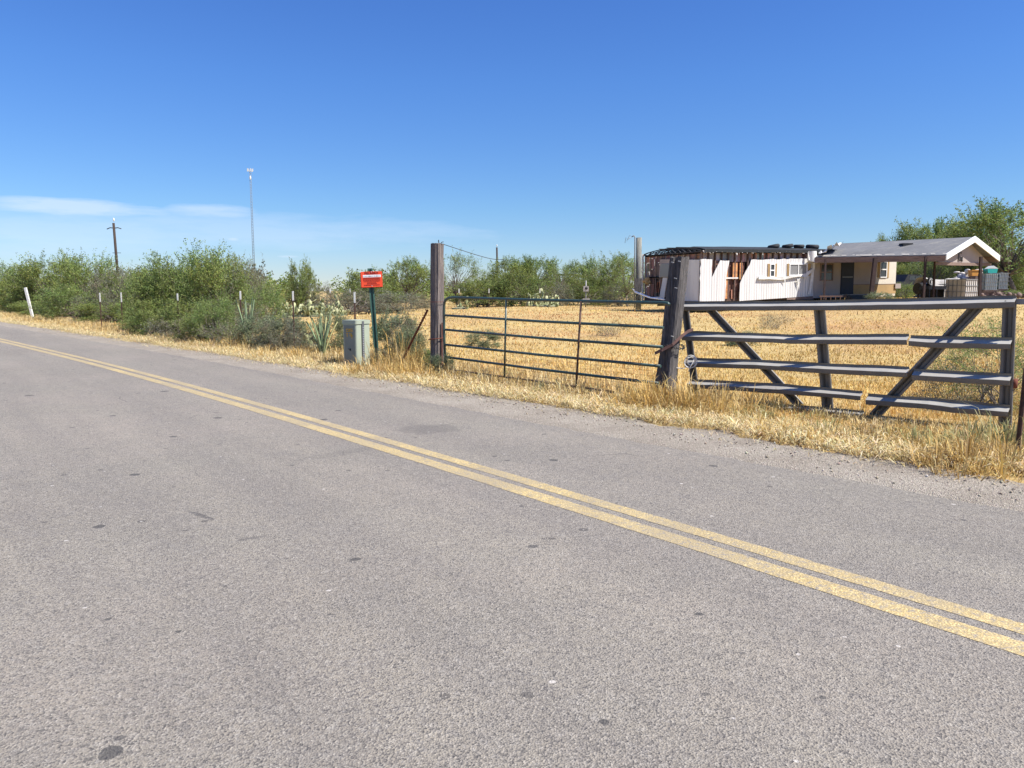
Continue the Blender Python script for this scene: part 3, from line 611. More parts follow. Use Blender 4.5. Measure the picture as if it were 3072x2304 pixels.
for a in (
 ('tree_a', 1233, 765, 58, 128, 'round mesquite tree just left of the tall timber gate post'),
 ('tree_b', 1375, 755, 60, 130, 'open mesquite tree with dark trunk just right of the tall timber post'),
 ('tree_b', 1455, 800, 66, 100, 'low wispy mesquite left of the thin dark pole'),
 ('tree_a', 1535, 765, 62, 130, 'mesquite tree just right of the thin dark pole'),
 ('tree_c', 1610, 765, 63, 130, 'full green mesquite tree behind the middle of the tube gate'),
 ('tree_b', 1682, 793, 60, 80, 'sparse mesquite left of the small shed roof'),
 ('tree_a', 1735, 776, 62, 90, 'mesquite tree right of the small shed roof'),
 ('tree_a', 1820, 752, 58, 150, 'large mesquite tree left of the grey utility pole'),
 ('tree_b', 1885, 770, 52, 110, 'bare limbed mesquite touching the grey utility pole'),
 ('tree_c', 2680, 700, 62, 130, 'green tree rising above the carport roof left of the ridge end'),
 ('tree_c', 2790, 655, 60, 200, 'green tree above the right half of the carport roof'),
 ('tree_c', 2905, 668, 56, 200, 'green tree directly behind the white gable peak'),
 ('tree_c', 3040, 597, 50, 330, 'largest dark trunked tree at the right edge of the photo'),
 ('tree_b', 2800, 770, 50, 130, 'grey bare limbed tree seen through the carport'),
): putpx(*a, cat='tree', name='mesquite_tree', group='mesquite trees round the field')
for a in (
 ('brush_a', 1450, 835, 54, 150, 'low olive bush right of the tall timber post'),
 ('brush_a', 1545, 815, 54, 150, 'olive bush in front of the thin dark pole'),
 ('brush_c', 1660, 850, 55, 130, 'grey green bush behind the large prickly pear'),
 ('brush_a', 1770, 830, 56, 130, 'olive bush behind the white meter post'),
 ('brush_c', 1265, 880, 57, 60, 'small dark bush at the foot of the round mesquite'),
 ('brush_c', 1865, 855, 53, 110, 'greyish bush left of the torn end wall'),
 ('brush_c', 950, 850, 56, 160, 'grey green bush above the long prickly pear row'),
 ('brush_a', 905, 785, 55, 80, 'dark spiky bush sticking up above the prickly pear row'),
 ('brush_a', 1100, 812, 60, 130, 'green bush behind the orange sign'),
 ('brush_c', 1080, 870, 47, 260, 'low grey brush strip behind the far fence posts'),
 ('brush_c', 1190, 878, 48, 160, 'low grey brush left of the tall timber post'),
 ('brush_a', 2730, 790, 55, 190, 'dark green bush seen under the carport beam'),
 ('brush_a', 2870, 770, 56, 190, 'dark green bush behind the wire caged totes'),
 ('brush_a', 2990, 780, 54, 170, 'olive bush behind the teal bin'),
 ('fresh', 2712, 850, 44, 60, 'small yellow green bush beside the corner of the mobile home'),
 ('fresh', 3060, 870, 44, 90, 'low green bush under the largest tree'),
): putpx(*a, group='bushes at the back of the field')
# retama and weeds at the right edge
for (k, xs, ytop, D, wpx, lb) in (('retama', 3030, 925, 10.2, 330, 'wispy bright green bush behind the right end of the guardrail gate'), ('retama', 2990, 985, 9.7, 260, 'lower wispy green bush seen between the rails at their right end'), ('twiggy', 2900, 1080, 9.9, 240, 'brown twiggy bush low behind the right end of the guardrail gate')):
    putpx(k, xs, ytop, D, wpx, lb, 'bush', 'bush', 'bushes at the right edge')
for (xs, ys, h, lb) in ((1830, 1010, .45, 'small bare weed in the golden field seen through the tube gate'), (2330, 985, .5, 'small bare weed in the golden field between the top rails'), (2235, 940, .35, 'small green weed below the white siding'), (1450, 1040, .4, 'yellow green weed tuft behind the left end of the tube gate'), (2640, 900, .5, 'small green weed at the dark leaning porch post')):
    x, y = at_px(xs, ys); y = min(y, 34 if xs > 2200 else 45); r = ray(xs, 873); x = r.x / r.y * y
    put('twiggy' if 'bare' in lb else 'sage', x, y, h, h * 2.2, lb, 'weed', 'weed')
# far brushland
parts_l = []; off_v = 0; rg = np.random.default_rng(5); Vs, Fs, Cs = [], [], []
for i in range(95):
    u = rg.uniform(-120, 1180); D = rg.uniform(75, 120); x = (u - 512) / 766 * D; h = rg.uniform(2.0, 3.6) * (D / 85) * (1.25 if u > 900 else (.72 if 380 < u < 640 else 1)); w = rg.uniform(5, 9)
    _, (LV, LF, LC) = plant(seed=100 + i % 9, R=1.0, H=1.0, z0=.05, ncl=30, ntw=8, nlf=8, ll=.10, lw=.045, pal=(OLIVE, MESQ, GREY)[i % 3])
    a = rg.uniform(0, 6.28); v = LV * np.array([w / 2, w / 2, h - G(x, D) * 0]); v = np.stack([v[:, 0] * math.cos(a) - v[:, 1] * math.sin(a) + x, v[:, 0] * math.sin(a) + v[:, 1] * math.cos(a) + D, v[:, 2] + G(x, D)], 1)
    Vs.append(v); Fs.append(LF + off_v); Cs.append(LC); off_v += len(v)
for i in range(40):
    u = rg.uniform(-900, -60) if i % 2 else rg.uniform(1080, 1900); D = rg.uniform(60, 120); x = (u - 512) / 766 * D; h = rg.uniform(3, 5); w = rg.uniform(7, 12)
    if td(x, D)[1] < 9: continue
    _, (LV, LF, LC) = plant(seed=100 + i % 9, R=1.0, H=1.0, z0=.05, ncl=24, ntw=7, nlf=6, ll=.12, lw=.05, pal=OLIVE)
    v = LV * np.array([w / 2, w / 2, h]) + np.array([x, D, G(x, D)]); Vs.append(v); Fs.append(LF + off_v); Cs.append(LC); off_v += len(v)
tag(npmesh('far_brushland', np.concatenate(Vs), np.concatenate(Fs), np.concatenate(Cs), LEAF), 'continuous far belt of olive brushland along the horizon', 'brushland', kind='stuff')

# ------------------------------------------------------------------ prickly pears and agaves
CACT = np.array([(.26, .28, .14), (.34, .35, .18), (.19, .22, .11), (.46, .46, .26)])
def pear(xs, ybase, D, wpx, h, n, label, seed):
    rg = random.Random(seed); r = ray(xs, 873); x = r.x / r.y * D; o = empty('prickly_pear', (x, D, G(x, D)), (0, 0, 0), None, None); Wd = wpx / 2325 * D
    mb = MB(); tips = [(Vector((rg.uniform(-.5, .5) * Wd, rg.uniform(-.4, .4) * min(Wd, 2), 0)), Vector((rg.gauss(0, .3), rg.gauss(0, .3), 1)).normalized()) for _ in range(max(5, n // 4))]
    for i in range(n):
        p, d = tips[rg.randrange(len(tips))]
        if p.z > h * .9: continue
        s = rg.uniform(.09, .15); d2 = (d + Vector((rg.gauss(0, .45), rg.gauss(0, .45), rg.gauss(.25, .2)))).normalized()
        q = d2.to_track_quat('Z', 'Y').to_matrix() @ Matrix.Rotation(rg.uniform(0, 6.28), 3, 'Z'); mb.col = tuple(CACT[rg.randrange(4)] * rg.uniform(.85, 1.15))
        mb.ball(p + d2 * s, (s * .78, s * .16, s), 10, 6, q); tips.append((p + d2 * s * 1.8, d2))
    mb.col = (.2, .2, .12); mb.ball((0, 0, .03), (Wd * .52, .45 * min(Wd, 2), .10), 14, 6)
    b = mb.build('pads', PAD, o, colattr=True); tag(o, label, 'cactus', 'prickly pears'); return o
pear(845, 0, 43, 60, 2.6, 130, 'tallest prickly pear, at the left end of the long cactus row', 1)
pear(905, 0, 44, 130, 1.9, 260, 'grey prickly pear in the middle of the long cactus row', 2)
pear(975, 0, 44.5, 120, 1.7, 220, 'low prickly pear at the right end of the long cactus row', 3)
pear(1152, 0, 52, 40, 2.6, 110, 'single prickly pear just right of the orange sign', 4)
pear(1606, 0, 52, 50, 2.0, 110, 'prickly pear group behind the middle of the tube gate', 5)
pear(1640, 0, 51, 60, 1.3, 90, 'low prickly pear right of the group behind the tube gate', 6)
pear(1380, 0, 50, 50, 1.0, 24, 'small prickly pear right of the tall timber post', 7)
pear(925, 0, 19.9, 60, .78, 34, 'yellowish prickly pear behind the agave', 8)
pear(3000, 0, 46, 60, 1.6, 30, 'prickly pear beside the dark tree trunk', 9)
def agave(xs, ytop, D, label, n, spread):
    r = ray(xs, 873); x = r.x / r.y * D; zt = EYE + (873 - ytop) / 2325 * D; h = zt - G(x, D); o = empty('agave', (x, D, G(x, D)), (0, 0, 0), label, 'agave', 'agaves at the verge'); rg = random.Random(int(xs))
    for i in range(n):
        a = i * 2.4 + rg.uniform(-.2, .2); t = spread * (.15 + .85 * i / n) ; L = h * rg.uniform(.9, 1.12) / max(.55, math.cos(t * .8)); mb = MB(); vs = []; c = rg.uniform(.8, 1.15); m = 7
        lat = Vector((-math.sin(a), math.cos(a), 0)); p = Vector((math.cos(a) * .04, math.sin(a) * .04, 0)); 
        for k in range(m):
            s = k / (m - 1); ang = t * (.55 + .75 * s); dv = Vector((math.cos(a) * math.sin(ang), math.sin(a) * math.sin(ang), math.cos(ang)))
            if k: p = p + dv * L / (m - 1)
            w = .075 * (1 - s ** 2.2) * (.75 + .6 * s * (1 - s) * 2) + .002; nn = Vector((-math.cos(a) * math.cos(ang), -math.sin(a) * math.cos(ang), math.sin(ang)))
            vs += [p - lat * w / 2 + nn * .02, p - nn * .012, p + lat * w / 2 + nn * .02, p + nn * .004]
        mb.col = tuple(np.array((.20, .27, .15)) * c) if i % 4 else (.42, .42, .20)
        fs = [];
        for k in range(m - 1):
            b = k * 4
            for j in range(4): fs.append((b + j, b + (j + 1) % 4, b + 4 + (j + 1) % 4, b + 4 + j))
        mb.add(vs, fs, True); mb.build('leaf', PAD, o, colattr=True)
agave(962, 955, 17.6, 'broad spiky agave with pale green blades left of the cabinet', 12, .55)
agave(738, 905, 20.9, 'smaller agave behind the second nearest fence post', 8, .32)

# ------------------------------------------------------------------ roadside fence
POSTS = [(1063, 877, 1.0), (878, 874, 1.0), (720, 874, 1.0), (531, 881, 1.0), (362, 878, 1.0), (298, 879, 1.0)]
def on_line(xs, d):
    r = ray(xs, 873); t = 0
    for _ in range(25):
        y = (d + off(t)) / (N2.y + N2.x * r.x / r.y); x = r.x / r.y * y; t = x * T2.x + y * T2.y
    return x, y
fr = empty('wire_fence', (*on_line(1063, 8.15), 0), (0, 0, 0), 'wire fence on steel posts with white tips running along the brush', 'fence')
pts = [(-1.44, 14.3)]
for xs, yt, _ in POSTS:
    x, y = on_line(xs, 8.15); zt = EYE + (873 - yt) / 2325 * y; mb = MB(); g = G(x, y); pts.append((x, y))
    mb.box((x - .018, y - .004, g - .1), (x + .018, y + .004, zt - .02)).box((x - .004, y + .004, g - .1), (x + .004, y + .032, zt - .02)); po = mb.build('t_post', TPOST, fr, world=True)
    mt = MB(); wl = .27 if xs > 500 else .42; mt.box((x - .016, y - .007, zt - wl * .85), (x + .016, y + .035, zt)); mt.build('white_tip', WHITE, po, world=True)
pts.append(road(62, 8.1)); pts.append(road(110, 8.1))
mw = MB()
for k, z in enumerate((.12, .3, .48, .66, .86, 1.05, 1.25)):
    mw.tube([(x + .0, y, G(x, y) + z + .015 * math.sin(i * 2.1 + k)) for i, (x, y) in enumerate(pts)], .0028, 4, cap=False)
for i in range(3):
    a, b = Vector(pts[i] + (0,)), Vector(pts[i + 1] + (0,)); m = int((b - a).length / .3)
    for k in range(1, m):
        p = a.lerp(b, k / m); mw.tube([(p.x, p.y, .1), (p.x, p.y, 1.05)], .0015, 3, cap=False)
mw.build('wire', RUST, fr, world=True)
x, y = on_line(93, 8.6); o = empty('fence_post', (x, y, G(x, y)), (0, math.radians(-10), 0), 'pale wooden post leaning left in front of the far left brush', 'fence post')
MB().box((-.055, -.05, -.2), (.055, .05, EYE + (873 - 862) / 2325 * y)).build('timber', WHITE, o)
# far fence posts at the back of the field
ff = empty('field_fence', (0, 52, G(0, 52)), (0, 0, 0), 'far line of small white tipped posts at the back of the field', 'fence')
for xs in (990, 1050, 1377, 1467, 1620): 
    p = P(xs, 866, 50); mb = MB().box((p.x - .02, p.y - .02, G(p.x, p.y)), (p.x + .02, p.y + .02, p.z - .3)); po = mb.build('t_post', TPOST, ff, world=True)
    MB().box((p.x - .03, p.y - .03, p.z - .28), (p.x + .03, p.y + .03, p.z)).build('white_tip', WHITE, po, world=True)
# thin post and white board at the right edge
x, y = at_px(3052, 1365); o = empty('fence_post', (x, y, 0), (0, 0, .3), 'thin dark steel post at the right edge beside the guardrail gate', 'fence post')
tp = P(3070, 1150, y); mb = MB(); mb.bar((0, 0, -.1), (tp.x - x + .03, .0, tp.z + .25), .035, .012).bar((0, .015, -.1), (tp.x - x + .03, .015, tp.z + .25), .01, .03); mb.build('post', TPOST, o)

# ------------------------------------------------------------------ cabinet and sign
cx, cy = at_px(1072, 1100); o = empty('utility_cabinet', (cx, cy, G(cx, cy)), (0, 0, math.atan2(-T2.y, -T2.x) + math.radians(20)), 'pale green utility pedestal cabinet with yellow lettering beside the orange sign', 'utility box')
# local x points along the road to the right, local y away from the road
cw, cd = .36, .40; chh = EYE - (960 - 873) / 2325 * cy
def rbox(mb, x0, y0, z0, x1, y1, z1, r):
    cs = [(x1 - r, y1 - r, 0), (x0 + r, y1 - r, 90), (x0 + r, y0 + r, 180), (x1 - r, y0 + r, 270)]; poly = []
    for a, b, st in cs:
        for k in range(5): t = math.radians(st + k * 22.5); poly.append((a + r * math.cos(t), b + r * math.sin(t)))
    n = len(poly); mb.add([(a, b, z0) for a, b in poly] + [(a, b, z1) for a, b in poly], [tuple(reversed(range(n))), tuple(range(n, 2 * n))] + [(i, (i + 1) % n, (i + 1) % n + n, i + n) for i in range(n)])
mb = MB(); rbox(mb, -cw / 2, -cd / 2, -.05, cw / 2, cd / 2, chh - .05, .035); mb.build('body', CAB, o)
MB().box((-cw / 2 + .04, -cd / 2 - .002, .02), (cw / 2 - .045, -cd / 2 + .01, chh - .1)).build('door', plain('shaded_cabinet_door', (.205, .22, .185), .6, var=.1), o)  # door colour darkened to paint in shade on the side facing the road
mb = MB(); rbox(mb, -cw / 2 - .015, -cd / 2 - .015, chh - .075, cw / 2 + .015, cd / 2 + .015, chh, .045); mb.build('lid', CAB, o)
mb = MB(); mb.col = (1, 1, 1); mb.box((cw / 2 + .0, -.055, 0), (cw / 2 + .02, .005, chh - .02)); mb.col = (6, 6, 6); [mb.box((cw / 2 + .0199, -.031, .06 + k * .045), (cw / 2 + .024, -.019, .075 + k * .045)) for k in range(17)]; mb.build('hinge_strip', plain('dark_strip_with_rivets', (.09, .095, .10), .7, var=.1, vcol=True), o, colattr=True)
mb = MB(); yy = -cd / 2 - .006
for (a, b, c2, d) in ((-.08, .70, .012, .062), (-.062, .70, .05, .012), (-.062, .75, .045, .012), (-.02, .70, .012, .062), (.0, .70, .012, .06), (.012, .75, .03, .012), (.035, .70, .012, .06), (.055, .70, .035, .012), (.055, .725, .035, .012), (.055, .755, .035, .012), (-.065, .60, .014, .075), (-.085, .665, .05, .012), (.0, .63, .04, .012), (.0, .66, .035, .012), (.04, .60, .012, .08), (.06, .57, .012, .09), (.075, .62, .02, .012)):
    mb.box((a, yy, b), (a + c2, yy + .006, b + d))
mb.build('yellow_lettering', YEL, o); MB().box((-.045, yy - .004, .36), (.02, yy + .004, .372)).box((.008, yy - .014, .335), (.028, yy + .004, .372)).build('latch', BLACKM, o)
MB().box((-cw / 2 - .004, -cd / 2 + .05, .62), (-cw / 2 + .002, -cd / 2 + .12, .82)).build('pink_flag_sticker', PINK, o)

bx, by = at_px(1132, 1092); by = 15.7; bx = P(1132, 1092, by).x; tp = P(1110, 805, by)
o = empty('warning_sign', (bx, by, 0), (0, 0, 0), 'orange red warning sign with PELIGRO heading on a leaning green post', 'sign')
dvec = Vector((tp.x - bx, 0, tp.z)); Mx = Matrix.Rotation(math.atan2(dvec.x, dvec.z), 4, 'Y') @ Matrix.Rotation(math.radians(10), 4, 'Z')
Lp = dvec.length; mb = MB()
for a in ((-.05, -.006, -.028, .004), (-.028, -.006, -.02, .035), (-.02, .027, .02, .035), (.02, -.006, .028, .035), (.028, -.006, .05, .004)): mb.box((a[0], a[1], -.2), (a[2], a[3], Lp), Mx)
mb.build('post', SIGNG, o)
mb = MB(); [mb.box((-.006, .0255, z), (.006, .0262, z + .012), Mx) for z in np.arange(.1, Lp - .1, .06)]; mb.build('post_holes', BLACKM, o)
sz = EYE + (873 - 838.5) / 2325 * by; sc = P(1115, 838, by - .05); Ms = Matrix.Translation(Vector((sc.x - bx, -.05, sc.z))) @ Matrix.Rotation(math.radians(-2), 4, 'Y') @ Matrix.Rotation(math.radians(4), 4, 'Z')
SW, SH = 63 / 2325 * by, 46 / 2325 * by
mb = MB(); mb.box((-SW / 2, 0, -SH / 2), (SW / 2, .012, SH / 2), Ms); plate = mb.build('sign_plate', ORANGE, o)
MB().box((-SW * .40, -.002, SH * .135), (SW * .44, 0.0, SH * .29), Ms).build('white_band', SIGNW, plate)
MB().box((-SW / 2 - .012, .012, -SH / 2 - .008), (SW / 2 - .01, .03, SH / 2 - .03), Ms).build('backing_plate', DKRED, plate)
tcu = bpy.data.curves.new('heading', 'FONT'); tcu.body = 'PEL\u00cdGRO'; tcu.size = .064; tcu.align_x = 'CENTER'; tcu.extrude = .001; tcu.offset = .0022; tcu.space_character = 1.12; _tmp = bpy.data.objects.new('tmp_text', tcu); COL.objects.link(_tmp); bpy.context.view_layer.update(); to = bpy.data.objects.new('heading_lettering', bpy.data.meshes.new_from_object(_tmp)); bpy.data.objects.remove(_tmp); COL.objects.link(to)
to.parent = plate; to.matrix_local = Ms @ Matrix.Translation((0, -.002, SH * .325)) @ Matrix.Rotation(math.radians(90), 4, 'X'); to.data.materials.clear(); to.data.materials.append(DKRED)
mb = MB(); rg = random.Random(3); x = -SW * .36
while x < SW * .38:
    w = rg.uniform(.008, .02); mb.box((x, -.004, SH * .18), (x + w, -.002, SH * .235), Ms); x += w + rg.choice((.006, .008, .018))
mb.build('band_lettering', INK, plate)
mb = MB()
for zf, wf in ((.085, .76), (.035, .80), (-.025, .78), (-.085, .80), (-.15, .74), (-.215, .42), (-.295, .46), (-.385, .72)):
    x = -SW * wf / 2
    while x < SW * wf / 2:
        w = rg.uniform(.010, .035); mb.box((x, -.003, SH * zf), (min(x + w, SW * wf / 2), -.001, SH * zf + (.006 if zf > -.25 else .011)), Ms); x += w + .006
mb.build('small_lettering', DKRED, plate)
mb = MB(); [mb.ball((Ms @ Vector((.0, -.004, z))), .007, 8, 5) for z in (SH * .47, -SH * .43)]; mb.build('bolts', SIGNW, plate)

# ------------------------------------------------------------------ timber gate posts
def timber(name, base, top, rz, wx, wy, mat, label, cat, flare=0.0, split=0.0, seed=1, bow=0.0):
    o = empty(name, base, (0, 0, 0), label, cat); d = Vector(top) - Vector(base); n = 26; vs = []; R = Matrix.Rotation(rz, 3, 'Z'); m = 24; rg = random.Random(seed); colr = []
    for i in range(n + 1):
        s = -0.04 + 1.04 * i / n; c = d * s + Vector((bow * math.sin(s * 3.1), 0, 0)); fl = 1 + flare * max(0, 1 - s * 2.2) ** 2
        for k in range(m):
            a = 2 * math.pi * (k + .5) / m; ca, sa = math.cos(a), math.sin(a); q = 1 / max(abs(ca), abs(sa)); q = min(q, 1.27); px, py = ca * q * wx / 2 * fl, sa * q * wy / 2 * fl
            e = mnoise.noise(Vector((px * 22 + seed, py * 22, s * 1.6))) * .010 + mnoise.noise(Vector((px * 60, py * 60 + seed, s * 5))) * .005
            # long cracks running down the faces
            g = 0
            for cc in (k,):
                if (cc * 7 + seed) % 11 == 0: g = .018 * (0.5 + mnoise.noise(Vector((k, seed, s * 2))))
            if split and abs(px) < wx * .09 and py < 0 and s > .15: g += split
            f = 1 - (g - e) / max(wx, wy) * 2; vs.append(c + R @ Vector((px * f, py * f, 0)) + (Vector((0, 0, 0)) if i < n else Vector((0, 0, rg.uniform(-.012, .012)))))
    fs = [(i * m + k, i * m + (k + 1) % m, (i + 1) * m + (k + 1) % m, (i + 1) * m + k) for i in range(n) for k in range(m)] + [tuple(n * m + k for k in range(m))]
    MB().add(vs, fs).build('timber', mat, o); return o
P1 = P(1309, 873, 14.2); p1t = P(1312, 731, 14.2)
gp = timber('gate_post', (P1.x, 14.2, 0), (p1t.x, 14.2, p1t.z), math.radians(-38), .19, .20, WOOD_TIE, 'tall square weathered timber gate post with a wire eye on top', 'gate post', 0, .0, 3)
mb = MB(); top = Vector((p1t.x - P1.x + .03, -.06, p1t.z)); mb.torus(top + Vector((0, 0, .04)), .022, .005, (1, .3, 0)).tube([top + Vector((0, 0, .02)), top + Vector((.03, 0, -.02)), top + Vector((.05, 0, .02)), top + Vector((.09, .0, .03))], .007, 6); mb.build('wire_eye', BLACKM, gp)
def hoop(z, r=.0035, dz=0.0, sx=.155, cx=0, cy=0, rz=-38):
    a = math.radians(rz); return [(cx + sx * (math.cos(t) * math.cos(a) - math.sin(t) * math.sin(a)), cy + sx * (math.cos(t) * math.sin(a) + math.sin(t) * math.cos(a)), z + dz * math.cos(t)) for t in [2 * math.pi * k / 20 for k in range(21)]]
mb = MB(); mb.tube(hoop(1.30), .004, 5, False).tube(hoop(.62, dz=.02), .009, 6, False); mb.build('wire_ties', RUST, gp)
MB().bar((.10, -.085, .02), (.105, -.085, .92), .03, .02).build('hinge_bar', RUST, gp)
xb, yb = P1.x - .14, 14.25; b0 = P(1243, 1010, 14.55); b1 = P(1283, 930, 14.25); o = empty('post_brace', (b0.x, b0.y, 0), (0, 0, 0), 'rusty notched steel brace leaning against the tall timber post', 'brace')
dd_ = (b1 - b0); e0 = b0 - dd_ * (b0.z / dd_.z); mb = MB(); mb.bar(e0 - Vector((b0.x, b0.y, 0)), b1 - Vector((b0.x, b0.y, 0)), .035, .02)
for k in range(26): q = (e0.lerp(b1, (k + .5) / 26)) - Vector((b0.x, b0.y, 0)); mb.ball(q + Vector((-.016, -.005, .012)), .010, 6, 4)
mb.build('rail', RUST, o)
P2 = P(1993, 1190, 10.55); p2t = P(2040, 771, 10.6)
gp2 = timber('gate_post', (P2.x, 10.55, 0), (p2t.x, 10.6, p2t.z), math.radians(-38), .21, .23, WOOD_DARK, 'dark split timber gate post leaning right between the two gates', 'gate post', .42, .03, 8)
mb = MB()
for (xs, ys) in ((2034, 783), (2014, 786), (2022, 834), (2024, 863), (2013, 1008)):
    q = P(xs, ys, 10.43) - Vector((P2.x, 10.55, 0)); mb.bar(q, q + Vector((.03, -.02, -.008)), .012, .008)
mb.build('staples', ROPE, gp2)

# service wire from the tall post
o = empty('service_wire', (p1t.x, 14.2, 0), (0, 0, 0), 'single wire sagging from the tall timber post towards the far trees', 'wire'); A = P(1325, 731, 14.2); B = P(1512, 778, 62); mb = MB()
mb.tube([A.lerp(B, k / 12) - Vector((p1t.x, 14.2, .35 * math.sin(math.pi * k / 12) * .35)) for k in range(13)], [.006 + .018 * k / 12 for k in range(13)], 5); mb.build('cable', BLACKM, o)

# ------------------------------------------------------------------ green tube gate
def frame(A, B):
    A, B = Vector(A), Vector(B); d = (B - A).normalized(); ang = math.atan2(d.y, d.x); return Vector((A.x, A.y, 0)), ang, Matrix.Translation((A.x, A.y, 0)) @ Matrix.Rotation(ang, 4, 'Z')
def loc(M, xs, ys):                                # photo pixel -> (along, height) on the gate's own plane
    Mi = M.inverted(); o = Mi @ Vector((0, 0, EYE)); d = (Mi.to_3x3() @ ray(xs, ys)); k = -o.y / d.y; p = o + d * k; return p.x, p.z
org, ang, MG = frame((-1.15, 13.84), (2.02, 10.37)); o = empty('tube_gate', org, (0, 0, ang), 'dark green six bar tube gate with wire mesh on its lower half', 'gate')
L = lambda xs, ys: (lambda s, z: Vector((s, 0, z)))(*loc(MG, xs, ys))
tl = L(1343, 893); mb = MB()
c1 = [L(1337, 1106), L(1332, 1000), L(1332, 918), L(1334, 906), L(1339, 898), L(1347, 893.5), L(1358, 892), L(1521, 897.5), L(1746, 903.5), L(1990, 908.5), L(2003, 910), L(2008, 916)]; rend = L(1965, 1198)
mb.tube(c1, .024, 10); mb.build('outer_frame', GREEN, o)
for (a, b) in (((1336, 946), (1990, 982.5)), ((1336, 989), (1988, 1041)), ((1336, 1034), (1982, 1098.5)), ((1338, 1071), (1976, 1150))):
    mb = MB(); mb.tube([L(*a), (L(*a) + L(*b)) / 2 + Vector((0, 0, -.012)), L(*b)], .021, 8); mb.build('rail', GREEN, o)
mb = MB(); mb.tube([L(1340, 1104), L(1350, 1109), L(1600, 1142), L(1925, 1188)], .017, 8); mb.build('rail', TPOST, o, label='thin rusty bottom rail half sunk in grass')
for (a, b) in (((1521, 899), (1516, 1130)), ((1746, 904), (1731, 1162))): MB().tube([L(*a) + Vector((0, -.02, 0)), L(*b) + Vector((0, -.02, 0))], .016, 8).build('stay', GREEN if a[0] < 1600 else TPOST, o)
mb = MB(); s0, s1 = L(1345, 1040).x, L(1972, 1100).x
for k in range(int((s1 - s0) / .10)):
    s = s0 + k * .10; zt = L(1336, 1034).z + (L(1982, 1098.5).z - L(1336, 1034).z) * k * .1 / (s1 - s0); mb.tube([(s, .02, zt), (s + random.uniform(-.01, .01), .02, .06)], .0016, 3, False)
for k in range(6): mb.tube([(s0, .02, .08 + k * .075), ((s0 + s1) / 2, .02, .075 + k * .07), (s1, .02, .06 + k * .07)], .0016, 3, False)
mb.build('wire_mesh', RUST, o)
mb = MB()
for k in range(14):
    q = L(1480 + k * 34, 1049 + k * 3.4); mb.tube([q + Vector((-.02, -.024, -.02)), q + Vector((0, -.026, .0)), q + Vector((.02, -.02, .024))], .0025, 4, False)
mb.build('wire_ties', STEEL_P, o)

# ------------------------------------------------------------------ guardrail gate
org, ang, MR = frame((2.6, 10.75), (5.33, 8.2)); gr = empty('guardrail_gate', org, (0, 0, ang), 'grey gate built from bent steel guardrail with five rails and two diagonals', 'gate')
def sheet(stations, prof, name, mat, label=None, thick=.006, wob=0.0, y0=0.0, seed=0, sub=.05):
    """stations: (edge_a, edge_b) pairs in the gate plane; prof: (fraction from a to b, offset towards the road)"""
    st = []
    for i in range(len(stations) - 1):
        a0, b0 = stations[i]; a1, b1 = stations[i + 1]; n = max(1, int((a1 - a0).length / sub))
        for k in range(n): st.append((a0.lerp(a1, k / n), b0.lerp(b1, k / n)))
    st.append(stations[-1]); m = len(prof); vs = []
    for j, (a, b) in enumerate(st):
        s = a.x + a.z; w1 = wob * mnoise.noise(Vector((s * 1.8, seed, 0))); w2 = wob * .7 * mnoise.noise(Vector((s * 2.7, seed, 4)))
        for q, (f, yo) in enumerate(prof):
            p = a.lerp(b, f); cr = wob * .35 * mnoise.noise(Vector((s * 7, seed + q * 3.1, 8)))
            vs.append(Vector((p.x, y0 - yo * (1 + w1 * 14) + w2 + cr, p.z + cr + (w1 if f < .4 else w2 * .5))))
        for q, (f, yo) in enumerate(prof):
            v = vs[j * 2 * m + q]; vs.append(Vector((v.x, v.y + thick, v.z - (.004 if 0 < f < 1 else 0))))
    fs = []
    for j in range(len(st) - 1):
        A0, A1 = j * 2 * m, (j + 1) * 2 * m
        for q in range(m - 1):
            fs.append((A0 + q, A0 + q + 1, A1 + q + 1, A1 + q)); fs.append((A0 + m + q, A1 + m + q, A1 + m + q + 1, A0 + m + q + 1))
        fs.append((A0, A1, A1 + m, A0 + m)); fs.append((A0 + m - 1, A0 + 2 * m - 1, A1 + 2 * m - 1, A1 + m - 1))
    for B_ in (0, (len(st) - 1) * 2 * m):
        for q in range(m - 1): fs.append((B_ + q, B_ + m + q, B_ + m + q + 1, B_ + q + 1))
    mbb = MB().add(vs, fs)
    if prof is PR: lit_shade_tone = [(.64, .62, .58), (.64, .62, .58), (.68, .66, .61), (1.55, 1.55, 1.5), (1.55, 1.55, 1.5), (.66, .62, .58), (.62, .58, .53), (.5, .45, .4)]; mbb.c = [lit_shade_tone[(k % (2 * m)) % m] for k in range(len(vs))]  # sun on the ledge and shade on the other faces put into the rail colour
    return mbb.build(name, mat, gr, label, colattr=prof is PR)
LR = lambda xs, ys: (lambda s, z: Vector((s, 0, z)))(*loc(MR, xs, ys))
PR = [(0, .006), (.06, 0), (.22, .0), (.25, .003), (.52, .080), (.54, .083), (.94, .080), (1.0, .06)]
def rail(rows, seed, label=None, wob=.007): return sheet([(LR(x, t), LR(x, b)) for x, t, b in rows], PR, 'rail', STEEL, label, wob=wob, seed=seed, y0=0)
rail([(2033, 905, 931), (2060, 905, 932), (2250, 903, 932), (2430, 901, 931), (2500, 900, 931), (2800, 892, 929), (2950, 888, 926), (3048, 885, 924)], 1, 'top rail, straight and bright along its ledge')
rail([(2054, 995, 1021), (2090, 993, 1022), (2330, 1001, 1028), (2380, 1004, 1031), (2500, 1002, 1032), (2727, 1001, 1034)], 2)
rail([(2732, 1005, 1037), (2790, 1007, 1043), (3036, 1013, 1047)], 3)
rail([(2063, 1072, 1100), (2280, 1079, 1106), (2480, 1089, 1120), (2728, 1100, 1131)], 4)
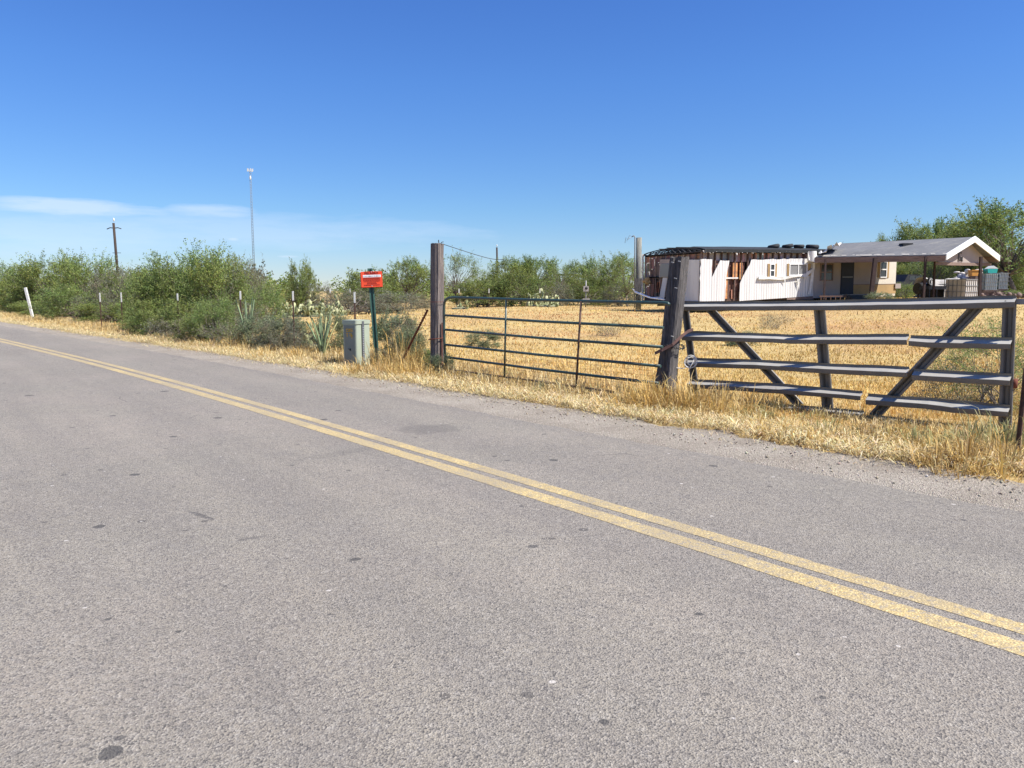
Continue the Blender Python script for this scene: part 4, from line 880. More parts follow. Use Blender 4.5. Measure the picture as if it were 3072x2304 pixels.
rail([(2742, 1105, 1139), (2900, 1114, 1149), (3034, 1121, 1157)], 5)
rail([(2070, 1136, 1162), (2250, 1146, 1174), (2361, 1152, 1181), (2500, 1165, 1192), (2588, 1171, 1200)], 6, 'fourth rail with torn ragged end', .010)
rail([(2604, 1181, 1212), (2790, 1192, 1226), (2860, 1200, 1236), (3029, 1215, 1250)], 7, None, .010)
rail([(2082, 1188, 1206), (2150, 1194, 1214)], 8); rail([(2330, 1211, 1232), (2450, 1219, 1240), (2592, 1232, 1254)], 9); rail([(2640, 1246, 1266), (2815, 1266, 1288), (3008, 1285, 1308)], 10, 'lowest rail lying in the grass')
PC = [(0, .012), (.05, .02), (.2, .02), (.28, .004), (.38, -.035), (.62, -.035), (.72, .004), (.8, .02), (.95, .02), (1, .012)]
def chan(a, b, w, seed, name='stile', ch=0): 
    pa, pb = LR(*a), LR(*b); d = (pb - pa).normalized(); nn = Vector((-d.z, 0, d.x)) * w / 2
    st = [pa.lerp(pb, k / 10) for k in range(11)]; return sheet([(p + nn, p - nn) for p in st], PC, name, STEEL_IN, None, wob=.006, y0=.045, seed=seed)
chan((2050, 912), (2086, 1200), .115, 21); chan((2453, 905), (2481, 1238), .145, 22); chan((3027, 892), (3012, 1300), .13, 23)
chan((2118, 920), (2398, 1220), .115, 24, 'diagonal_brace'); chan((2934, 915), (2617, 1252), .125, 25, 'diagonal_brace')
mb = MB()
for (xs, ys) in ((3020, 904), (3013, 1034), (3009, 1142), (3007, 1236), (2040, 913), (2958, 919)): q = LR(xs, ys); mb.tube([q + Vector((0, -.062, 0)), q + Vector((0, -.05, 0))], .009, 8)
mb.build('bolt_holes', BLACKM, gr)
mb = MB(); q = LR(3055, 905); mb.box((q.x - .03, .03, q.z - .03), (q.x + .07, .10, q.z + .03)); mb.tube([q + Vector((.07, .06, 0)), q + Vector((.12, .06, .0)), q + Vector((.13, .06, .04)), q + Vector((.2, .06, .04))], .008, 6); mb.build('latch_hook', STEEL_P, gr)
mb = MB(); q = LR(3040, 1152); mb.tube([q + Vector((0, .06, -.05)), q + Vector((0, .06, .05))], .03, 10); mb.build('hinge_barrel', RUST, gr)

# strap, chain and rope tying the gate to the post
def wpt(xs, ys, D): return P(xs, ys, D)
def ribbon(name, pts, w, t, mat, label, cat):
    p0 = pts[0]; o = empty(name, (p0.x, p0.y, p0.z), (0, 0, 0), label, cat); mb = MB()
    for i in range(len(pts) - 1): mb.bar(pts[i] - p0, pts[i + 1] - p0 + (pts[i + 1] - pts[i]).normalized() * .004, t, w)
    mb.build(cat, mat, o); return o
ribbon('strap', [wpt(1965, 1060, 10.44), wpt(1985, 1050, 10.36), wpt(2018, 1034, 10.34), wpt(2028, 1024, 10.36), wpt(2048, 1006, 10.45), wpt(2064, 994, 10.55), wpt(2078, 989, 10.62)], .04, .008, STRAP, 'brown strap pulled from the dark post to the guardrail gate', 'strap')
q = Vector((P2.x + .09, 10.56, .0)); o = empty('chain', (q.x, q.y, .74), (0, 0, 0), 'black chain wrapped round the dark split timber post', 'chain'); mb = MB()
for k in range(34):
    t = 2 * math.pi * k / 34; c0 = Vector((.165 * math.cos(t), .165 * math.sin(t), .02 * math.sin(t * 2))); mb.torus(c0, .016, .0055, (0, 0, 1) if k % 2 else (math.cos(t), math.sin(t), 0), 8, 5)
mb.build('links', BLACKM, o)
q = wpt(2072, 1084, 10.52); o = empty('rope', q, (0, 0, 0), 'knotted white rope on the left edge of the guardrail gate', 'rope'); mb = MB()
for k in range(4): mb.torus((random.gauss(0, .01), -.02, random.gauss(0, .015)), .055 + .01 * k, .007, (random.gauss(0, .4), 1, random.gauss(0, .3)), 16, 6)
mb.tube([(0.05, -.03, .06), (.02, -.06, 0), (-.02, -.05, -.08), (-.035, -.04, -.14)], .007, 6).tube([(-.0, 0, -.05), (-.09, 0, -.10), (-.2, .0, -.09), (-.28, 0, -.03)], .006, 6)
mb.build('cord', ROPE, o)

# ------------------------------------------------------------------ utility poles, tower, meter
def pole(a, b, D, r0, r1, mat, label, arms=True, name='utility_pole'):
    pt = P(*a, D); pb = P(*b, D); dr = (pt - pb); base = pb - dr * ((pb.z - G(pb.x, D)) / dr.z); o = empty(name, base, (0, 0, 0), label, 'utility pole')
    MB().tube([Vector((0, 0, -.2)), (pt - base) * .5, pt - base], [r0, (r0 + r1) / 2, r1], 10).build('pole', mat, o); return o, pt - base
o, t = pole((340.5, 669), (353, 820), 85, .16, .13, WOOD_POLE, 'brown wooden utility pole leaning over the left brush')
MB().ball(t + Vector((.05, 0, .35)), (.09, .09, .2), 8, 6).build('insulator', WHITE, o)
mb = MB(); mb.tube([t + Vector((-.75, 0, -.65)), t + Vector((-.4, 0, -.5)), t + Vector((0, 0, -.55)), t + Vector((.45, 0, -.5)), t + Vector((.8, 0, -.62))], .05, 6); mb.build('crossarm', BLACKM, o); MB().bar(t + Vector((-.3, 0, -3.2)), t + Vector((.6, 0, -3.2)), .05).build('bracket', BLACKM, o)
o, t = pole((1490.5, 742), (1492, 820), 110, .14, .12, WOOD_POLE, 'thin dark utility pole standing between the mesquite trees'); MB().ball(t + Vector((0, 0, .25)), (.08, .08, .15), 8, 5).build('insulator', WHITE, o)
o, t = pole((1917, 713), (1915, 930), 44, .17, .165, WOOD_GREY, 'grey utility pole at the torn end of the mobile home')
mb = MB(); mb.tube([t * .02 + Vector((-.24, -.1, 0)), t + Vector((-.24, -.1, .02)), t + Vector((-.30, -.1, .1)), t + Vector((-.4, -.1, .05))], .035, 6); mb.tube([t + Vector((-.38, -.1, .05)), t + Vector((-.65, -.1, -.1)), t + Vector((-.75, -.1, .0)), t + Vector((-.8, -.1, -.3))], .012, 5).tube([t + Vector((-.38, -.1, .05)), t + Vector((-.55, -.1, .12)), t + Vector((-.7, -.1, -.2))], .01, 5); mb.build('conduit', STEEL_P, o)
MB().box((-.28, -.32, 1.0), (.12, -.17, 1.75)).build('meter_board', WOOD_DARK, o)
tb = P(762, 830, 450); tt_ = P(750, 507, 450); o = empty('cell_tower', (tb.x, 450, G(tb.x, 450)), (0, 0, 0), 'tall slim lattice cell tower far behind the brush', 'tower'); h = tt_.z; mb = MB(); lx = tt_.x - tb.x
cs = [Vector((math.cos(a) * .6, math.sin(a) * .6, 0)) for a in (.3, 2.4, 4.5)]; n = 44
for i in range(3):
    mb.tube([cs[i], cs[i] * .8 + Vector((lx, 0, h))], .13, 5)
for k in range(n):
    for i in range(3): a = cs[i] + Vector((lx * k / n, 0, h * k / n)); b = cs[(i + 1) % 3] + Vector((lx * (k + 1) / n, 0, h * (k + 1) / n)); mb.tube([a, b], .05, 4, False)
mb.build('mast', plain('tower_steel', (.16, .19, .22), .6, var=.1), o)
for i in range(6):
    a = i * 1.05; c0 = Vector((lx + 1.5 * math.cos(a), 1.5 * math.sin(a), h - .6)); mb = MB(); mb.box((c0.x - .2, c0.y - .15, c0.z - .7), (c0.x + .2, c0.y + .15, c0.z + .8)); mb.bar((lx, 0, h - 1.2), c0 + Vector((0, 0, -.6)), .15); mb.build('antenna', WHITE, o)
mb = MB(); mb.ball((lx + .2, -.8, h - 5), (.5, .3, 1.2), 8, 6); mb.build('antenna', WHITE, o)
p = P(1757, 930, 50); o = empty('meter_post', (p.x, 50, G(p.x, 50)), (0, 0, 0), 'white electric meter box on a thin post at the back of the field', 'electric meter'); z1 = P(1757, 858, 50).z - G(p.x, 50)
MB().tube([(0, 0, 0), (0, 0, z1 + .35)], .04, 6).build('post', STEEL_P, o); MB().box((-.17, -.15, z1 - .35), (.17, .05, z1)).build('meter_box', TARP, o); MB().ball((.02, -.15, z1 - .14), (.09, .04, .09), 8, 6).build('meter_face', BLACKM, o); MB().box((-.2, -.15, z1 - 1.1), (.25, .15, z1 - .8)).build('lower_box', TARP, o)
p = P(1704, 930, 66); o = empty('lean_to', (p.x, 66, G(p.x, 66)), (0, 0, 0), 'small flat roofed shelter between the trees at the back', 'shelter'); z1 = P(1704, 824, 66).z - o.location.z
MB().box((-.85, -1.2, z1 - .08), (.8, 1.2, z1 + .04)).build('roof', TAR, o)
for sx in (-.8, .75): MB().bar((sx, -1.1, 0), (sx, -1.1, z1 - .08), .08).build('post', BLACKM, o)

# ------------------------------------------------------------------ derelict mobile home
TA = math.atan2(3.7, 8.9); tl_y = math.radians(-.85)
mh = empty('mobile_home', (9.0, 37.0, 0), (0, tl_y, TA), 'derelict white mobile home with torn siding and a stripped end wall', 'mobile home')
MH = WM['mobile_home']; MHi = MH.inverted()
def lt(xs, ys, y=0.0, side=False):                 # pixel -> local point on the long wall (y=const) or the end wall (x=0)
    o_ = MHi @ Vector((0, 0, EYE)); d = MHi.to_3x3() @ ray(xs, ys); k = ((0 - o_.x) / d.x) if side else ((y - o_.y) / d.y); return o_ + d * k
FL = lt(2101, 904).z; RT = lt(2101, 752).z; LEN = lt(2685, 850).x; WID = lt(1931, 800, side=True).y
zf = FL - .02
MB().box((.02, .12, zf), (LEN - .02, WID - .05, zf + .12)).build('floor', STUD, mh)
mb = MB(); [mb.box((.3, y, zf - .28), (LEN - .3, y + .12, zf)) for y in (.9, WID - 1)]; mb.build('chassis', BLACKM, mh)
for x in (2.2, 5.2, 8.4, 11.6):
    w_ = MH @ Vector((x, .9, 0)); g = G(w_.x, w_.y) - (MH @ Vector((x, .9, 0))).z; MB().box((x - .2, .8, g - .2), (x + .2, 1.2, zf - .28)).build('support_block', TARP, mh)
MB().box((.06, WID - .12, zf), (LEN, WID, RT)).build('back_wall', SIDING, mh)
MB().box((LEN - .12, .03, zf), (LEN, WID - .12, RT)).build('end_wall', WOOD_BROWN, mh)
rg = random.Random(4)
# interior boards seen through the gaps
mb = MB(); x = .05
while x < LEN - .2:
    w = rg.uniform(.25, .45); c = rg.choice(((1.3, 1.5, 1.65), (1.5, 1.6, 1.6), (1.0, 1.1, 1.2), (1.7, 1.3, 1.0), (1.3, 1.3, 1.3))); mb.col = tuple(v * rg.uniform(.8, 1.1) for v in c); mb.box((x, .13, RT - .52), (x + w - .01, .15, RT - .10)); x += w
mb.build('inner_boards', INSUL, mh, colattr=True)
XA = lt(2160, 800).x; XB = lt(2235, 800).x
mb = MB()
for i in range(26):
    z = zf + .12 + i * (RT - zf - .7) / 26
    for (a, b) in ((2172, 2188), (2200, 2214), (2221, 2229)):
        if z < zf + 1.0 and a != 2172: continue
        mb.col = rg.choice(((1.9, 1.25, .55), (2.0, 1.1, .5), (1.6, .95, .5))); mb.box((lt(a, 800).x, .035, z), (lt(b, 800).x, .06, z + .075))
    mb.col = (.55, .35, .3); mb.box((XA - .1, .15, z), (XB + .1, .17, z + .088))
for (a, b, z0_, z1_) in ((2172, 2188, .1, .95), (2199, 2208, .1, .55)): mb.col = (1.3, .8, .6); mb.box((lt(a, 800).x, .09, zf + z0_), (lt(b, 800).x, .11, zf + z1_))
mb.build('exposed_lath', INSUL, mh, colattr=True)
mb = MB(); mb.col = (.9, .62, .5); mb.box((lt(2136, 800).x, .11, zf + 1.0), (lt(2160, 800).x, .13, RT - .45)); mb.build('torn_board', INSUL, mh, colattr=True)
for i in range(33):
    x = .06 + i * (LEN - .2) / 32
    if lt(2290, 800).x < x < LEN - .05 and i % 1 == 0: MB().box((x, .03, RT - .62), (x + .07, .10, RT - .06)).build('wall_stud', STUD, mh)
    else: MB().box((x, .03, zf + .12), (x + .07, .10, RT - .06)).build('wall_stud', STUD, mh)
mb = MB(); mb.box((0, .02, RT - .06), (LEN, .12, RT)); mb.build('top_plate', STUD, mh)
mb = MB(); zz = lt(2180, 834).z; mb.box((lt(2155, 834).x, -.01, zz - .04), (lt(2214, 834).x, .03, zz + .03)); mb.build('mid_rail', SHREDS, mh)
# siding sheets
def SX(pts, y=0.0):
    q = [(lambda p: (p.x, p.z))(lt(a, b, y)) for a, b in pts]; out = []; rj = random.Random(len(pts))
    for i in range(len(q)):
        a, b = q[i], q[(i + 1) % len(q)]; L_ = math.hypot(b[0] - a[0], b[1] - a[1]); m_ = max(1, int(L_ / .22)); low = max(a[1], b[1]) < RT - 1.6
        for k in range(m_): f = k / m_; j = 0 if (k == 0 or low) else .028; out.append((a[0] + (b[0] - a[0]) * f + rj.uniform(-j, j), a[1] + (b[1] - a[1]) * f + rj.uniform(-j, j)))
    return out
MB().prism(SX([(2101, 778), (2136, 778), (2134, 834), (2160, 781), (2187, 782), (2177, 838), (2175, 885), (2173, 903), (2098, 904)]), -.03, 0).build('siding_sheet', SIDING, mh, 'ribbed white siding with a V shaped tear')
MB().prism(SX([(2253, 779), (2414, 776), (2442, 776), (2438, 888), (2217, 903), (2219, 850), (2224, 837), (2241, 805)]), -.03, 0).build('siding_sheet', SIDING, mh, 'long white siding with slanted torn left edge')
MB().prism(SX([(2360, 893), (2440, 888), (2440, 899), (2360, 899)], .0), -.015, 0).build('skirt_board', WOOD_BROWN, mh)
XP = lt(2441, 800).x; XS = lt(2617, 800).x; MB().box((XP, -.03, zf + .05), (XS, .03, RT - .03)).build('porch_wall', CREAM, mh); MB().box((XS + .01, -.035, zf + .05), (LEN, .03, RT - .03)).build('porch_wall', plain('sunlit_cream_panel', (.66, .60, .50), .7, var=.08, scale=2), mh, 'cream wall section at the right end, coloured as sunlit')  # one wall in two tones: roof shade and sunlight put into the colours
zb = lt(2660, 852).z; MB().box((lt(2556, 800).x, -.045, zf + .2), (LEN + .02, -.03, zb)).build('lower_panel', YPANEL, mh)
MB().box((lt(2556, 800).x, -.052, zb - .02), (LEN, -.045, zb + .01)).build('panel_seam', WOOD_BROWN, mh); q = lt(2686, 858); MB().box((q.x - .12, -.11, q.z - .13), (q.x + .28, -.05, q.z + .13)).build('loose_board', CREAM, mh)
def window(x0, y0, x1, y1, glass, fr_mat, shut=None, mull='h', name='window', y=-.03):
    a, b = lt(x0, y0, y), lt(x1, y1, y); mb = MB(); xa, za, xb_, zb_ = a.x, b.z, b.x, a.z; w = .05
    mb.box((xa, y - .05, za), (xb_, y, za + w)).box((xa, y - .05, zb_ - w), (xb_, y, zb_)).box((xa, y - .05, za + w), (xa + w, y, zb_ - w)).box((xb_ - w, y - .05, za + w), (xb_, y, zb_ - w))
    if mull == 'h': zm = (za + zb_) / 2; mb.box((xa + w, y - .045, zm - .03), (xb_ - w, y - .005, zm + .03))
    else: xm = (xa + xb_) / 2; mb.box((xm - .02, y - .045, za + w), (xm + .02, y - .005, zb_ - w))
    f = mb.build(name, fr_mat, mh); MB().box((xa + w, y - .02, za + w), (xb_ - w, y - .002, zb_ - w)).build('pane', glass, f)
    if shut:
        for (u0, u1) in shut:
            p, q = lt(u0, y0, y), lt(u1, y1, y); mb = MB(); mb.box((p.x, y - .03, q.z), (q.x, y, p.z)); 
            for k in range(14): zk = q.z + (p.z - q.z) * (k + .5) / 14; mb.box((p.x + .03, y - .036, zk - .015), (q.x - .03, y - .03, zk + .012))
            mb.build('shutter', YPANEL, f)
window(2309, 791, 2323, 831, GLASSD, WFRAME, ((2303, 2308.5), (2323.5, 2329)))
window(2367, 791, 2420, 827, GLASSM, WFRAME, ((2361.5, 2366.5), (2420.5, 2430)), 'v')
window(2461, 791, 2497, 842, GLASSD, WOOD_BROWN, None)
window(2639.5, 784, 2658.5, 833, GLASSD, WFRAME, ((2634, 2639), (2659, 2665)))
a, b = lt(2523, 779), lt(2556, 882); dr_ = MB().box((a.x, -.075, b.z), (b.x, -.03, a.z)).build('door', DOORM, mh); MB().box((a.x + .07, -.08, (a.z + b.z) / 2 - .03), (b.x - .07, -.0752, (a.z + b.z) / 2 + .02)).build('door_bar', STEEL_P, dr_)
for k in range(5): pass
# roof: flat black skin, truss ribs bare at the torn end
XR = lt(2108, 748).x; mb = MB(); n = 10
def bow(y): return .22 * math.sin(math.pi * max(0, min(1, y / WID))) ** .8
vs = []; xs_ = [XR + (LEN + .1 - XR) * i / 40 for i in range(41)]
for i, x in enumerate(xs_):
    for j in range(n + 1):
        y = -.18 + (WID + .3) * j / n; sag = .03 * mnoise.noise(Vector((x * .8, y, 3))); vs.append((x, y, RT + .10 + bow(y) * (1 - .6 * ss((x - 5) / 5)) + sag - (.03 if j == 0 else 0)))
m = len(vs); vs += [(a, b, c - .15) for a, b, c in vs]; fs = []
for i in range(40):
    for j in range(n):
        if xs_[i] < 1.3 and j > 1: continue
        q = i * (n + 1) + j; fs += [(q, q + n + 1, q + n + 2, q + 1), (q + m, q + m + 1, q + m + n + 2, q + m + n + 1)]
    q = i * (n + 1); fs.append((q, q + m, q + m + n + 1, q + n + 1))
q = 40 * (n + 1); fs.append(tuple([q + k for k in range(n, -1, -1)] + [q + m + k for k in range(n + 1)]))
mb.add(vs, fs).build('roof', TAR, mh)
for i in range(9):
    x = .0 + i * .34 - (.0); mb = MB(); pr = None; lo = None
    for j in range(13):
        y = WID * j / 12; z = RT + .02 + bow(y) * .95; p = (x, y, z); l = (x, y, RT - .03)
        if pr: mb.bar(pr, p, .045, .05); mb.bar(lo, l, .045, .04); (mb.bar(l, pr, .03, .03) if j % 2 else mb.bar(lo, p, .03, .03))
        pr, lo = p, l
    mb.build('roof_truss', BLACKM, mh)
mb = MB(); [mb.bar((-.1, y, RT + .05 + bow(y)), (3.0, y, RT + .05 + bow(y)), .05, .03) for y in (1.1, 1.9, 2.7, 3.4)]; mb.build('purlins', BLACKM, mh)
# torn white flashing hanging along the eave
mb = MB(); x = lt(2104, 752).x; xe = lt(2425, 752).x; mb.box((x, -.14, RT - .02), (xe, -.10, RT + .015))
while x < xe:
    w = rg.uniform(.05, .22); dz = rg.uniform(.02, .13) * (2 if rg.random() < .12 else 1); mb.add([(x, -.12, RT), (x + w, -.12, RT), (x + w * rg.uniform(.4, .9), -.15 - rg.random() * .05, RT - dz), (x + w * .1, -.13, RT - dz * rg.uniform(.4, 1))], [(0, 3, 2, 1)]); x += w * rg.uniform(.8, 1.6)
mb.build('torn_flashing', SHREDS, mh)
mb = MB(); p = lt(2416, 768); [mb.tube([(lt(2416, 768).x + .02 * k, -.16 - .03 * k, RT - .02), (lt(2414, 776).x + .05 * k, -.30 + .03 * k, RT - .45)], .02, 4) for k in range(2)]
cx0, cx1 = lt(2417, 760).x, lt(2440, 760).x; st = 12; vv = []
for i in range(st + 1):
    a = math.pi * i / st; x_ = (cx0 + cx1) / 2 - math.cos(a) * (cx1 - cx0) / 2; vv += [(x_, -.1 - .28 * math.sin(a), RT + .0), (x_, -.12 - .32 * math.sin(a), RT - .48 - .12 * math.sin(a * .5))]
mb.add(vv, [(2 * i, 2 * i + 1, 2 * i + 3, 2 * i + 2) for i in range(st)], True); mb.build('curled_sheet', SHREDS, mh)
# peeled strip hanging across the windows
mb = MB(); top = [(2276, 830), (2310, 831), (2350, 830), (2372, 828), (2400, 824), (2418, 820), (2430, 811), (2437, 806)]; bot = [(2276, 838), (2310, 837), (2350, 839), (2372, 834), (2400, 829), (2418, 832), (2428, 823), (2441, 811)]
tp_ = [lt(a, b, -.12 + .03 * math.sin(i * 1.7)) for i, (a, b) in enumerate(top)]; bt_ = [lt(a, b, -.14 - .02 * math.sin(i * 2.1)) for i, (a, b) in enumerate(bot)]
nn_ = len(top); vs = [tuple(v) for v in tp_] + [tuple(v) for v in bt_] + [(v.x, v.y + .05, v.z) for v in tp_] + [(v.x, v.y + .05, v.z) for v in bt_]
mb.add(vs, [f for i in range(nn_ - 1) for f in ((i, nn_ + i, nn_ + i + 1, i + 1), (2 * nn_ + i, 2 * nn_ + i + 1, 3 * nn_ + i + 1, 3 * nn_ + i), (i, i + 1, 2 * nn_ + i + 1, 2 * nn_ + i), (nn_ + i, 3 * nn_ + i, 3 * nn_ + i + 1, nn_ + i + 1))])
for (u, v0, v1) in ((2290, 838, 840), (2354, 838, 853), (2393, 836, 862), (2396, 836, 870), (2400, 834, 850), (2414, 832, 844)): mb.add([lt(u - 2, v0, -.13), lt(u + 3, v0, -.13), lt(u + 1.5, v1, -.10)], [(0, 2, 1)])
mb.build('peeled_strip', SHREDS, mh)
mb = MB(); ed = [(2441, 776), (2439, 800), (2434, 830), (2428, 870), (2424, 884)]; ls = [lt(a, b, -.10) for a, b in ed]
mb.add([(v.x - .03, v.y, v.z) for v in ls] + [(v.x + .09, v.y - .04, v.z) for v in ls], [(i, i + 5, i + 6, i + 1) for i in range(4)]); mb.build('bent_corner_trim', SHREDS, mh)
# crumpled sheet where the two roofs meet
mb = MB(); rg2 = random.Random(8); g_ = []
for i in range(9):
    for j in range(5): a_ = lt(2442 + i * 8, 766 - i * 3.6 + j * 2.4 - (8 if j == 0 else 0) * rg2.random(), -.3 + .12 * j); g_.append((a_.x, -.85 + .28 * j + rg2.uniform(-.1, .1), a_.z + .12 + rg2.uniform(-.10, .14)))
mb.add(g_, [(i * 5 + j, (i + 1) * 5 + j, (i + 1) * 5 + j + 1, i * 5 + j + 1) for i in range(8) for j in range(4)]); mb.build('crumpled_sheet', SHREDS, mh)
# stripped end wall
mb = MB(); BR = ((.95, .85, .78), (1.2, 1.0, .88), (1.6, 1.1, .75), (1.0, .88, .82), (.75, .7, .68), (1.2, 1.2, 1.2)); y = .06
E = lambda xs, ys: lt(xs, ys, side=True)
while y < WID:
    w = rg.uniform(.32, .55); z = zf + .05
    while z < RT - .05:
        hh = rg.uniform(.35, 1.0); mb.col = tuple(v * rg.uniform(.7, 1.0) for v in rg.choice(BR)); x0_ = .12 + rg.uniform(0, .05); mb.box((x0_, y, z), (x0_ + .02, min(y + w - .02, WID - .06), min(z + hh - .02, RT - .04))); z += hh
    y += w
mb.build('stripped_lining', INSUL, mh, colattr=True)
for i in range(11):
    yy_ = .05 + i * (WID - .15) / 10; a_ = rg.uniform(-.12, .12) if i % 3 == 1 else 0; MB().bar((.06, yy_, zf + .1), (.06, yy_ + a_, RT - .05), .06, .05).build('end_stud', WOOD_BROWN, mh)
mb = MB(); [mb.bar((.05, .1, z), (.05, WID - .1, z + rg.uniform(-.05, .05)), .05, .06) for z in (zf + .14, zf + 1.22, RT - .1)]; 
for i in range(7): y0_ = rg.uniform(1.6, WID - .6); mb.bar((.04, y0_, zf + .2), (.04, y0_ + rg.uniform(-.3, .3), zf + 1.15), .04, .03)
mb.build('blocking', INSUL, mh)
def epoly(pts, x0_, x1_): 
    q = [(E(a, b).y, E(a, b).z) for a, b in pts]; n_ = len(q); vs = [(x0_, a, b) for a, b in q] + [(x1_, a, b) for a, b in q]
    return MB().add(vs, [tuple(range(n_)), tuple(n_ + i for i in reversed(range(n_)))] + [(i, i + n_, (i + 1) % n_ + n_, (i + 1) % n_) for i in range(n_)])
epoly([(2060, 779), (2099, 779), (2096, 904), (2034, 904), (2030, 840), (2060, 840)], -.02, 0.02).build('grey_siding', SIDING, mh, 'shaded ribbed siding left of the corner')
epoly([(1981, 778), (2010, 778), (2010, 832), (1978, 832)], -.02, .01).build('wall_panel', CREAM, mh); epoly([(1984, 792), (2012, 791), (2010, 831), (1982, 830)], -.05, -.03).build('wall_vent', GLASSM, mh)
epoly([(1990, 833), (2003, 833), (1993, 897), (1979, 896)], -.03, 0).build('loose_sheet', SIDING, mh)
p = E(1933, 836); mb = MB(); [mb.ball((-.08 + rg.uniform(-.05, .05), p.y - .1 - rg.random() * .4, p.z - rg.random() * .25), rg.uniform(.07, .13), 7, 5) for _ in range(9)]; mb.build('insulation_wad', YPANEL, mh)
mb = MB(); p0 = E(1934, 752); mb.bar((-.05, WID + .0, zf), (-.05, WID + .0, RT + .05), .05, .08); mb.build('corner_trim', SHREDS, mh)
MB().box((-.08, -.06, zf - .12), (.0, WID, zf + .02)).build('bottom_plate', STUD, mh)
# branch against the end wall
p0, p1, p2 = P(1906, 876, 40.5), P(1950, 893, 39.3), P(1992, 899, 38.2); o = empty('fallen_branch', p0, (0, 0, 0), 'pale bare branch sagging across the foot of the torn end wall', 'branch'); mb = MB(); mb.tube([(0, 0, 0), p1 - p0, p2 - p0], [.06, .045, .03], 6).tube([(0, 0, 0), (-.15, 0, .18)], .03, 5).tube([p1 - p0, p1 - p0 + Vector((.4, .0, .02)), p1 - p0 + Vector((.8, .1, -.1))], .025, 5); mb.build('branch', BARKC, o, colattr=True)
# tyres on the roof
for (xs, ys, wpx, tx, lb) in ((2321, 739.5, 40, 12, 'leftmost tyre on the mobile home roof, tilted'), (2363, 738.5, 38, 9, 'second tyre from the left on the mobile home roof'), (2397, 739, 36, 0, 'third tyre from the left on the mobile home roof'), (2437, 740.5, 44, -2, 'rightmost and thickest tyre on the mobile home roof')):
    w_ = MH @ lt(xs, ys, .55); rr_ = wpx / 2325 * w_.y / 2 * .88; o = empty('tyre', w_ - Vector((0, 0, .0)), (math.radians(2), math.radians(-tx), 0), lb, 'tyre', 'tyres on the mobile home roof')
    MB().torus((0, 0, 0), rr_ * .74, rr_ * .27, (0, 0, 1), 28, 10, 1.25).build('tread', RUBBER, o)

# ------------------------------------------------------------------ carport porch
A_, B_, P_, Q_, F_ = P(2836, 764, 35.5), P(2441, 771, 39.2), P(2922, 711, 36.8), P(2510, 731, 42.0), P(2996, 769, 38.1); H_ = Q_ + (F_ - P_) * .45
cb = Vector((19, 37, 1.0)); cp = empty('carport', cb, (0, 0, 0), 'grey shingled gable carport with white barge boards and thin dark posts', 'carport'); R_ = lambda v: Vector(v) - cb
def slab(a, b, c, d, th, name, mat, nsub=1):
    a, b, c, d = map(R_, (a, b, c, d)); dn = Vector((0, 0, -th)); return MB().add([a, b, c, d, a + dn, b + dn, c + dn, d + dn], [(0, 1, 2, 3), (7, 6, 5, 4), (0, 4, 5, 1), (1, 5, 6, 2), (2, 6, 7, 3), (3, 7, 4, 0)]).build(name, mat, cp)
slab(B_, A_, P_, Q_, .05, 'near_roof_slope', SHINGLE); slab(Q_ + Vector((0, 0, .004)), P_ + Vector((0, 0, .004)), F_, H_, .05, 'far_roof_slope', SHINGLE)
up = Vector((0, 0, 1)); nrmG = (F_ - A_).cross(up).normalized()
if nrmG.y > 0: nrmG = -nrmG
for (a, b) in ((A_, P_), (P_, F_)):
    th = .24; a2, b2 = R_(a) + nrmG * .02, R_(b) + nrmG * .02; MB().add([a2 + up * .04, b2 + up * .04, b2 - up * th, a2 - up * th] + [v + nrmG * .05 for v in (a2 + up * .04, b2 + up * .04, b2 - up * th, a2 - up * th)], [(0, 1, 2, 3), (7, 6, 5, 4), (0, 4, 5, 1), (1, 5, 6, 2), (2, 6, 7, 3), (3, 7, 4, 0)]).build('barge_board', WFRAME, cp)
mb = MB(); mb.bar(R_(B_) - up * .16, R_(A_) - up * .17, .09, .26); mb.build('eave_beam', WOOD_BROWN, cp)
mb = MB(); mb.bar(R_(H_) - up * .16, R_(F_) - up * .17, .09, .26); mb.build('eave_beam', WOOD_BROWN, cp)
ax = (Q_ - P_).normalized() * .35; a, b, c = R_(A_) + ax - up * .36, R_(F_) + ax - up * .36, R_(P_) + ax - up * .05
MB().add([a, b, c, a + ax * .15, b + ax * .15, c + ax * .15], [(0, 1, 2), (5, 4, 3), (0, 3, 4, 1), (1, 4, 5, 2), (2, 5, 3, 0)]).build('gable_board', CREAM, cp)
MB().bar(a - up * .03, b - up * .03, .10, .14).build('tie_beam', WOOD_BROWN, cp)
g0 = a.lerp(b, .40) + nrmG * .03 + up * .10; hx = (b - a).normalized(); mb = MB()
for (u0, v0, u1, v1) in ((-.25, .36, .05, .40), (-.10, .38, -.12, .05), (-.12, .05, .0, .02), (.02, .2, .08, .02), (.08, .02, .14, .2), (.14, .2, .18, .02), (.22, .22, .20, .0), (.20, .0, .26, .02), (.06, .42, .10, .36)): mb.bar(g0 + hx * u0 + up * v0, g0 + hx * u1 + up * v1, .03)
mb.build('gable_scrawl', BLACKM, cp)
q = R_(B_.lerp(A_, .62).lerp(Q_.lerp(P_, .62), .55)); MB().box((q.x - .26, q.y - .2, q.z - .1), (q.x + .22, q.y + .22, q.z + .16)).build('roof_vent', TAR, cp)
mb = MB(); rg = random.Random(12)
